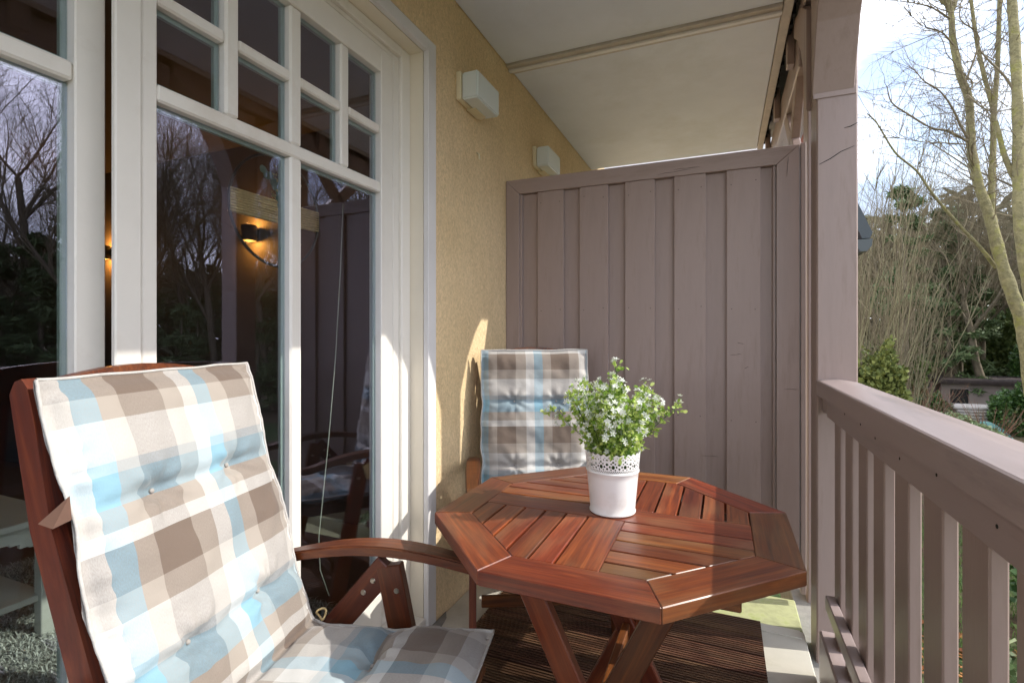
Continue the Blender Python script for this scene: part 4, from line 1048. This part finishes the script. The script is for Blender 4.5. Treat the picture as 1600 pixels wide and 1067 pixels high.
for uvs, r_ in (([(1514, 219), (1500, 195), (1489, 171), (1469, 143), (1444, 127), (1428, 108)], .024), ([(1514, 222), (1480, 205), (1455, 200), (1416, 177), (1393, 160), (1386, 136)], .026), ([(1514, 226), (1477, 224), (1440, 222), (1400, 215)], .014),
               ([(1556, 418), (1530, 385), (1505, 359), (1475, 325), (1452, 296), (1432, 267), (1399, 239), (1371, 194), (1355, 178)], .034), ([(1484, 30), (1455, 12), (1420, 4), (1378, 0)], .018), ([(1489, 70), (1470, 50), (1440, 40), (1412, 12)], .016),
               ([(1500, 112), (1520, 130), (1510, 150)], .015), ([(1512, 150), (1530, 165), (1548, 175)], .02), ([(1508, 130), (1530, 60), (1500, 30), (1505, -10)], .018)):
    Qb = limb(T1 if r_ > .03 else T2, uvs, (9.2, 8.9), (r_, r_*.3), 6, int(r_*999)); twigs(T2, Qb, 26, .9, .006, rr, 1.0, 3, Vector((-.25, 0, .12)))
root = Vector((Q[0].x, Q[0].y, GZ))
t = empty('tall_bare_tree', root, label='tall bare tree with greenish mossy forked trunk leaning left at the right edge', cat='tree')
link('trunk', T1.mesh('trunk'), M['bark_moss'], t, -root); link('crown', T2.mesh('crown'), M['twig'], t, -root)
T1, T2 = Tubes(), Tubes()
Q = limb(T1, [(1640, 900), (1630, 620), (1612, 470), (1601, 406), (1593, 340), (1592, 280), (1591, 200), (1589, 140), (1586, 70), (1581, 0), (1578, -60)], (7.9, 8.3), (.092, .060), 10, 6); twigs(T2, Q[18:], 34, 1.0, .008, rr)
Qc = limb(T1, [(1592, 290), (1582, 272), (1570, 245), (1562, 215), (1556, 190)], 8.2, (.05, .03), 7, 7); twigs(T2, Qc, 10, .7, .006, rr)
Qc = limb(T2, [(1589, 150), (1570, 120), (1545, 95), (1530, 78)], 8.2, (.022, .01), 6, 8); twigs(T2, Qc, 14, .6, .005, rr)
root = Vector((Q[0].x, Q[0].y, GZ))
t = empty('tall_bare_tree', root, label='straight mossy trunk at the very right edge of the view beside the forked tree', cat='tree')
link('trunk', T1.mesh('trunk'), M['bark_moss'], t, -root); link('crown', T2.mesh('crown'), M['twig'], t, -root)

# upright many-stemmed shoots behind the post
def fan_bush(base, n, H, spread, seed, r=.018, lean=Vector((0, 0, 0)), curve=.5, subn=5):
    rr = random.Random(seed); T1, T2 = Tubes(), Tubes()
    for i in range(n):
        a = rr.uniform(0, 6.283); s_ = rr.random()**.7*spread; h = H*rr.uniform(.6, 1.05); d = Vector((math.cos(a)*s_, math.sin(a)*s_, 1)); d = (d+lean).normalized(); p = Vector((math.cos(a)*.25, math.sin(a)*.25, 0)); pts = [p.copy()]; ns_ = 10
        for k in range(ns_): d = (d+Vector((rr.gauss(0, .075), rr.gauss(0, .075), curve*.12))).normalized(); p = p+d*(h/ns_); pts.append(p.copy())
        T1.tube(pts, [r*(1-.88*k/ns_) for k in range(ns_+1)], 4, False)
        for s2 in range(subn):
            k = rr.randrange(3, ns_); p2 = pts[k]; dd = (pts[k+1]-pts[k]).normalized(); d2 = (dd+Vector((rr.gauss(0, .35), rr.gauss(0, .35), .1))).normalized(); L3 = h*(1-k/ns_)*rr.uniform(.3, .8); q = p2.copy(); pp = [q.copy()]
            for z in range(4): d2 = (d2+Vector((rr.gauss(0, .09), rr.gauss(0, .09), .10))).normalized(); q = q+d2*L3/4; pp.append(q.copy())
            T2.tube(pp, [r*.4*(1-.2*z) for z in range(5)], 3, False)
            for z in range(2):
                p3 = pp[rr.randrange(1, 4)]; d3 = (d2+Vector((rr.gauss(0, .45), rr.gauss(0, .45), .1))).normalized(); T2.tube([p3, p3+d3*L3*.3], [r*.2, r*.08], 3, False)
    return T1.mesh('trunk'), T2.mesh('crown')
b0 = at(1330, 700, 13); b0.z = GZ
fb = fan_bush(b0, 50, 9.6, .30, 31, .020, Vector((.07, 0, 0)), .4, 11)
tree_obj('multi_stem_tree', fb, (M['twig_y'], M['twig']), (b0.x, b0.y, GZ), 0, 1, 'tall many stemmed bare tree with olive shoots fanning up beside the post')
b1 = at(1395, 700, 15); b1.z = GZ
fb = fan_bush(b1, 30, 7.4, .36, 33, .018, Vector((.03, 0, 0)), .4, 11)
tree_obj('multi_stem_tree', fb, (M['twig_y'], M['twig']), (b1.x, b1.y, GZ), 0, 1, 'lower bare tree of thin shoots right of the tall fanning one')
b2 = at(1452, 700, 26); b2.z = GZ
fb = fan_bush(b2, 36, 7.0, .30, 35, .022, Vector((0, 0, 0)), .3, 6)
tree_obj('multi_stem_tree', fb, (M['twig'], M['twig']), (b2.x, b2.y, GZ), 0, 1, 'slender brown bare tree of upright shoots above the reddish shrub')
# individually visible pines
for (u, d, s_, lab) in ((1415, 24, .95, 'tall pine with open crown left of the bare trunks'), (1478, 26, .90, 'pine with dark upper crown above the garden shed'), (1500, 28, .85, 'smaller pine beside the mossy trunks above the shed')):
    p = at(u, 600, d); tree_obj('pine_tree', conA[int(u) % 3], (M['bark'], M['pine']), (p.x, p.y, GZ), u, s_, lab)
# shrubs
def shrub(name, u, d, rx, rz, n, size, mat, label, seed, cat='shrub', zc=None, shell=.45):
    rs = random.Random(seed); v, f = leafball(rs, n, rx, rx, rz, size, shell); p = at(u, 600, d)
    t = empty(name, (p.x, p.y, GZ), 0, label=label, cat=cat); o = link('foliage', pymesh('foliage', v, f), mat, t, (0, 0, zc if zc is not None else rz*.85))
    T = Tubes(); rr = random.Random(seed)
    for i in range(7): a = rr.uniform(0, 6.3); T.tube([(0, 0, 0), (math.cos(a)*rx*.3, math.sin(a)*rx*.3, rz*.6), (math.cos(a)*rx*.6, math.sin(a)*rx*.6, rz*1.2)], [.03, .02, .008], 4, False)
    link('stem', T.mesh('stem'), M['bark'], t); return t
shrub('thuja_bush', 1374, 11.5, .70, 1.75, 11000, .12, M['pine_y'], 'pointed yellow green thuja bush just right of the balcony post', 1, zc=2.2)
shrub('round_bush', 1458, 21, .72, .75, 3500, .13, M['evergreen'], 'round clipped evergreen bush left of the shed', 3, zc=.9)
shrub('laurel_hedge', 1484, 19, 1.0, .55, 3000, .16, M['light_leaf'], 'low pale leaved hedge in front of the shed', 4, zc=.55)
shrub('laurel_hedge', 1520, 17.5, .95, .5, 3000, .16, M['light_leaf'], 'pale leaved hedge right in front of the teal cover', 5, zc=.45)
shrub('green_hedge', 1455, 17, .8, .45, 2500, .13, M['evergreen'], 'low dark green hedge behind the handrail left of the pale hedge', 6, zc=.45)
shrub('conifer_bush', 1563, 19.5, .42, .95, 2500, .12, M['evergreen'], 'narrow dark conifer bush in front of the shed', 7, zc=.95)
shrub('conifer_bush', 1592, 19.5, .60, 1.1, 3500, .14, M['evergreen'], 'wide dark conifer bush at the right end of the shed', 8, zc=1.0)
shrub('tall_conifer_bush', 1598, 25, .6, 1.9, 3500, .16, M['evergreen'], 'tall dark conical conifer behind the shed at the right edge', 9, zc=1.9)
b3 = at(1433, 600, 20); fb = fan_bush(b3, 50, 2.6, .75, 41, .014, curve=.1, subn=5)
tree_obj('red_shrub', fb, (M['bark'], M['red_twig']), (b3.x, b3.y, GZ), 0, 1, 'reddish bare shrub between the thuja and the round bush', cat='shrub')
b4 = at(1545, 600, 18); fb = fan_bush(b4, 36, 1.9, 1.1, 43, .016, curve=.0, subn=4)
tree_obj('bare_shrub', fb, (M['red_twig'], M['twig']), (b4.x, b4.y, GZ), 0, 1, 'pinkish brown bare shrub in front of the shed', cat='shrub')
M['midgreen'] = mat_leaf('garden_evergreen', (.05, .09, .02), (.17, .21, .06), .6)
for i, (u, d, rx, rz, lab) in enumerate(((1402, 25, 1.5, 2.2, 'broad evergreen garden tree behind the thuja'), (1448, 28, 1.3, 2.6, 'tall green garden conifer behind the reddish shrub'), (1490, 30, 1.6, 2.9, 'big rounded evergreen rising left behind the shed'), (1535, 31, 1.5, 2.3, 'mid green evergreen rising behind the middle of the shed'), (1575, 29, 1.2, 3.1, 'tall olive green conifer rising behind the right part of the shed'))):
    shrub('garden_evergreen', u, d, rx, rz, 5200, .24, (M['midgreen'], M['pine'])[i % 2], lab, 70+i, cat='tree', zc=rz*.95, shell=.35)
# shed
M['shedwall'] = mat_basic('shed_wall', (.26, .21, .185), .8, .12, 3, .2, 20)
M['shedroof'] = mat_basic('shed_roof', (.045, .030, .026), .7, .2, 4)
M['plankpale'] = mat_basic('pale_boards', (.48, .44, .40), .7, .15, 5)
M['teal'] = mat_basic('teal_tarp', (.09, .22, .20), .5, .1, 3, .3, 6)
sh = at(1470, 590, 24); sx, sy = sh.x, sh.y
shed = empty('garden_shed', (sx, sy, GZ), YAW*-.2, label='low garden shed with flat dark roof beyond the railing', cat='shed')
def sb(name, x0, x1, y0, y1, z0, z1, m, par=shed, bev=.01):
    me = boxmesh(name, x1-x0, y1-y0, z1-z0, bev)
    return link(name, me, m, par, ((x0+x1)/2, (y0+y1)/2, (z0+z1)/2))
sb('wall', 0, 4.6, 0, 3, 0, 1.66, M['shedwall']); sb('roof', -.25, 4.9, -.4, 3.3, 1.665, 1.86, M['shedroof'])
sb('door', .35, 1.0, -.03, -.002, 0, 1.4, M['dark']); sb('window', 2.3, 3.1, -.03, -.002, .7, 1.3, M['dark'])
for i in range(3): sb('fascia_board', -.25, 4.9, -.43-.012*i, -.405-.012*i, 1.68+.05*i, 1.71+.05*i, M['shedroof'])
pp = at(1545, 600, 20.5); wp = empty('board_stack', (pp.x, pp.y, GZ), .1, label='stack of pale boards lying in front of the shed', cat='board stack')
for i in range(7): sb('board', -1.5+random.uniform(0, .2), 1.4, -.6, .6, .25+.12*i, .34+.12*i, M['plankpale'], wp)
pp = at(1533, 600, 18.4); tp_ = empty('teal_cover', (pp.x, pp.y, GZ), .0, label='sagging teal tarpaulin cover over a low heap before the shed', cat='tarpaulin')
v = []; f = []
for i in range(17):
    for j in range(13):
        x = -1.1+2.2*i/16; y = -.6+1.2*j/12; z = .78*math.exp(-(x/.8)**4)*math.exp(-(y/.5)**4)+.07*noise.noise(Vector((x*3, y*4, 0))); v.append((x, y, max(z, .02)))
for i in range(16):
    for j in range(12): a = i*13+j; f.append((a, a+13, a+14, a+1))
o = link('sheet', pymesh('sheet', v, f, True), M['teal'], tp_); md = o.modifiers.new('s', 'SOLIDIFY'); md.thickness = .01
# dark paved drive with stone edging
M['drive'] = mat_basic('w_dark_drive', (.045, .04, .038), .35, .35, 2.5, .3, 14)
M['stone'] = mat_basic('stone_edge', (.36, .30, .24), .9, .15, 6, .4, 30)
a, b, c, d = at(1470, 690, 18.7), at(1655, 655, 23.2), at(1800, 690, 18), at(1620, 760, 13)
v = [Vector((p.x, p.y, GZ+.012)) for p in (at(1500, 655, 23.0), at(1760, 655, 23.0), at(1900, 740, 14), at(1560, 760, 13.5))]
tag(link('driveway', pymesh('driveway', v, [(0, 3, 2, 1)]), M['drive']), kind='structure')
ke = empty('stone_edging', (v[0].x, v[0].y, GZ), label='row of pale stones edging the dark driveway in front of the hedges', cat='edging')
p0, p1 = v[0], v[1]; dv = (p1-p0); nst_ = 26; ang = math.atan2(dv.y, dv.x)
sm = boxmesh('stone', dv.length/nst_-.02, .22, .16, .02)
for i in range(nst_): o = link('stone', sm, M['stone'], ke, (p0+dv*((i+.5)/nst_))-v[0]+Vector((0, 0, .06)), (0, 0, ang+random.uniform(-.03, .03)))
# neighbour house corner with dark gutter
M['slate'] = mat_basic('dark_roof', (.035, .045, .05), .45, .2, 4)
M['verge'] = mat_basic('verge_brick', (.22, .075, .045), .7, .2, 6)
M['gutter'] = mat_basic('gutter_dark', (.05, .06, .06), .35, .1, 4)
nh = empty('neighbour_house', (-2, 10, GZ), label='corner of a neighbouring house with dark steep roof and gutter behind the post', cat='house')
hx = 1.80
box('wall', -6, hx, 9.2, 14, GZ, 2.40, M['trim'], nh, .01)
def slab(name, pts2, y0, y1, m):
    bm = bmesh.new(); a = [bm.verts.new((x, y0, z)) for x, z in pts2]; b = [bm.verts.new((x, y1, z)) for x, z in pts2]; bm.faces.new(a); bm.faces.new(b[::-1]); n = len(pts2)
    for i in range(n): bm.faces.new((a[i], b[i], b[(i+1) % n], a[(i+1) % n]))
    bmesh.ops.recalc_face_normals(bm, faces=bm.faces); return link(name, bm_mesh(name, bm), m, nh, -nh.location)
slab('roof', [(hx+.22, 2.62), (hx+.25, 2.70), (hx-.62, 4.85), (hx-2.2, 5.3), (hx-2.2, 5.15), (hx-.70, 4.70), (hx+.12, 2.62)], 9.0, 14.2, M['slate'])
slab('gable', [(hx-.02, 2.42), (hx-.02, 2.62), (hx-.82, 4.64), (hx-2.2, 5.1), (hx-5, 5.1), (hx-5, 2.42)], 9.21, 9.5, M['trim'])
slab('verge_tiles', [(hx+.10, 2.42), (hx+.10, 2.62), (hx-.70, 4.68), (hx-.815, 4.64), (hx-.015, 2.62), (hx-.015, 2.42)], 9.18, 9.5, M['verge'])
slab('gutter', [(hx+.03, 2.60), (hx+.24, 2.60), (hx+.23, 2.50), (hx+.17, 2.42), (hx+.09, 2.42), (hx+.035, 2.50)], 8.95, 14.2, M['gutter'])
slab('downpipe', [(hx+.02, 2.41), (hx+.09, 2.41), (hx+.09, GZ), (hx+.02, GZ)], 9.3, 9.37, M['gutter'])
# shrubs and ground cover just below the balcony, seen between the balusters
def near_shrub(x, y, rx, rz, n, size, mat, label, seed):
    rs = random.Random(seed); v, f = leafball(rs, n, rx, rx, rz, size, .35); t = empty('garden_shrub', (x, y, GZ), 0, label=label, cat='shrub')
    link('foliage', pymesh('foliage', v, f), mat, t, (0, 0, rz*.9)); T = Tubes(); rr = random.Random(seed)
    for i in range(10): a = rr.uniform(0, 6.3); T.tube([(0, 0, 0), (math.cos(a)*rx*.3, math.sin(a)*rx*.3, rz*.8), (math.cos(a)*rx*.7, math.sin(a)*rx*.7, rz*1.6)], [.025, .016, .006], 4, False)
    link('stem', T.mesh('stem'), M['bark'], t)
near_shrub(3.3, 6.3, .9, .75, 3500, .10, M['light_leaf'], 'leafy green shrub below the balcony seen between the middle balusters', 51)
near_shrub(2.7, 4.6, .75, .7, 3500, .09, M['evergreen'], 'glossy dark green shrub below the balcony near the right balusters', 52)
near_shrub(4.4, 8.8, 1.1, .9, 3500, .11, M['evergreen'], 'dark shrub farther down the garden behind the balusters', 53)
near_shrub(2.2, 3.0, .55, .45, 2500, .07, M['evergreen'], 'small green shrub right below the near balusters', 54)
# leaf litter and grass
rs = random.Random(77); v = []; f = []
for i in range(26000):
    r = rs.uniform(.3, 15)**1.0; az_ = rs.uniform(3, 70); p = Vector((math.sin(R(az_))*r+.5, math.cos(R(az_))*r+.6, GZ+.01)); a = rs.uniform(0, 6.3); s_ = rs.uniform(.03, .06); t = rs.uniform(-.5, .5)
    if noise.noise(p*.35) < -.02: continue
    dx, dy = math.cos(a)*s_, math.sin(a)*s_; k = len(v); z = rs.uniform(0, .03); v += [p+Vector((dx, dy, z)), p+Vector((-dy*.6, dx*.6, z+t*s_)), p+Vector((-dx, -dy, z)), p+Vector((dy*.6, -dx*.6, z+abs(t)*s_))]; f.append((k, k+1, k+2, k+3))
tag(link('leaf_litter', pymesh('leaf_litter', v, f), M['dead_leaf']), 'scattered orange brown dead leaves on the garden ground', 'leaves', kind='stuff')
v = []; f = []
for i in range(60000):
    r = .5+rs.random()**.7*14; az_ = rs.uniform(2, 72); p = Vector((math.sin(R(az_))*r+.5, math.cos(R(az_))*r+.6, GZ))
    if noise.noise(p*.35+Vector((5, 0, 0))) < -.15: continue
    a = rs.uniform(0, 6.3); h = rs.uniform(.05, .13); wd = .006; dx, dy = math.cos(a), math.sin(a); k = len(v)
    v += [p+Vector((dx*wd, dy*wd, 0)), p+Vector((-dx*wd, -dy*wd, 0)), p+Vector((-dy*h*.5, dx*h*.5, h))]; f.append((k, k+1, k+2))
tag(link('grass', pymesh('grass', v, f), M['grass']), 'short green grass on the garden ground', 'grass', kind='stuff')
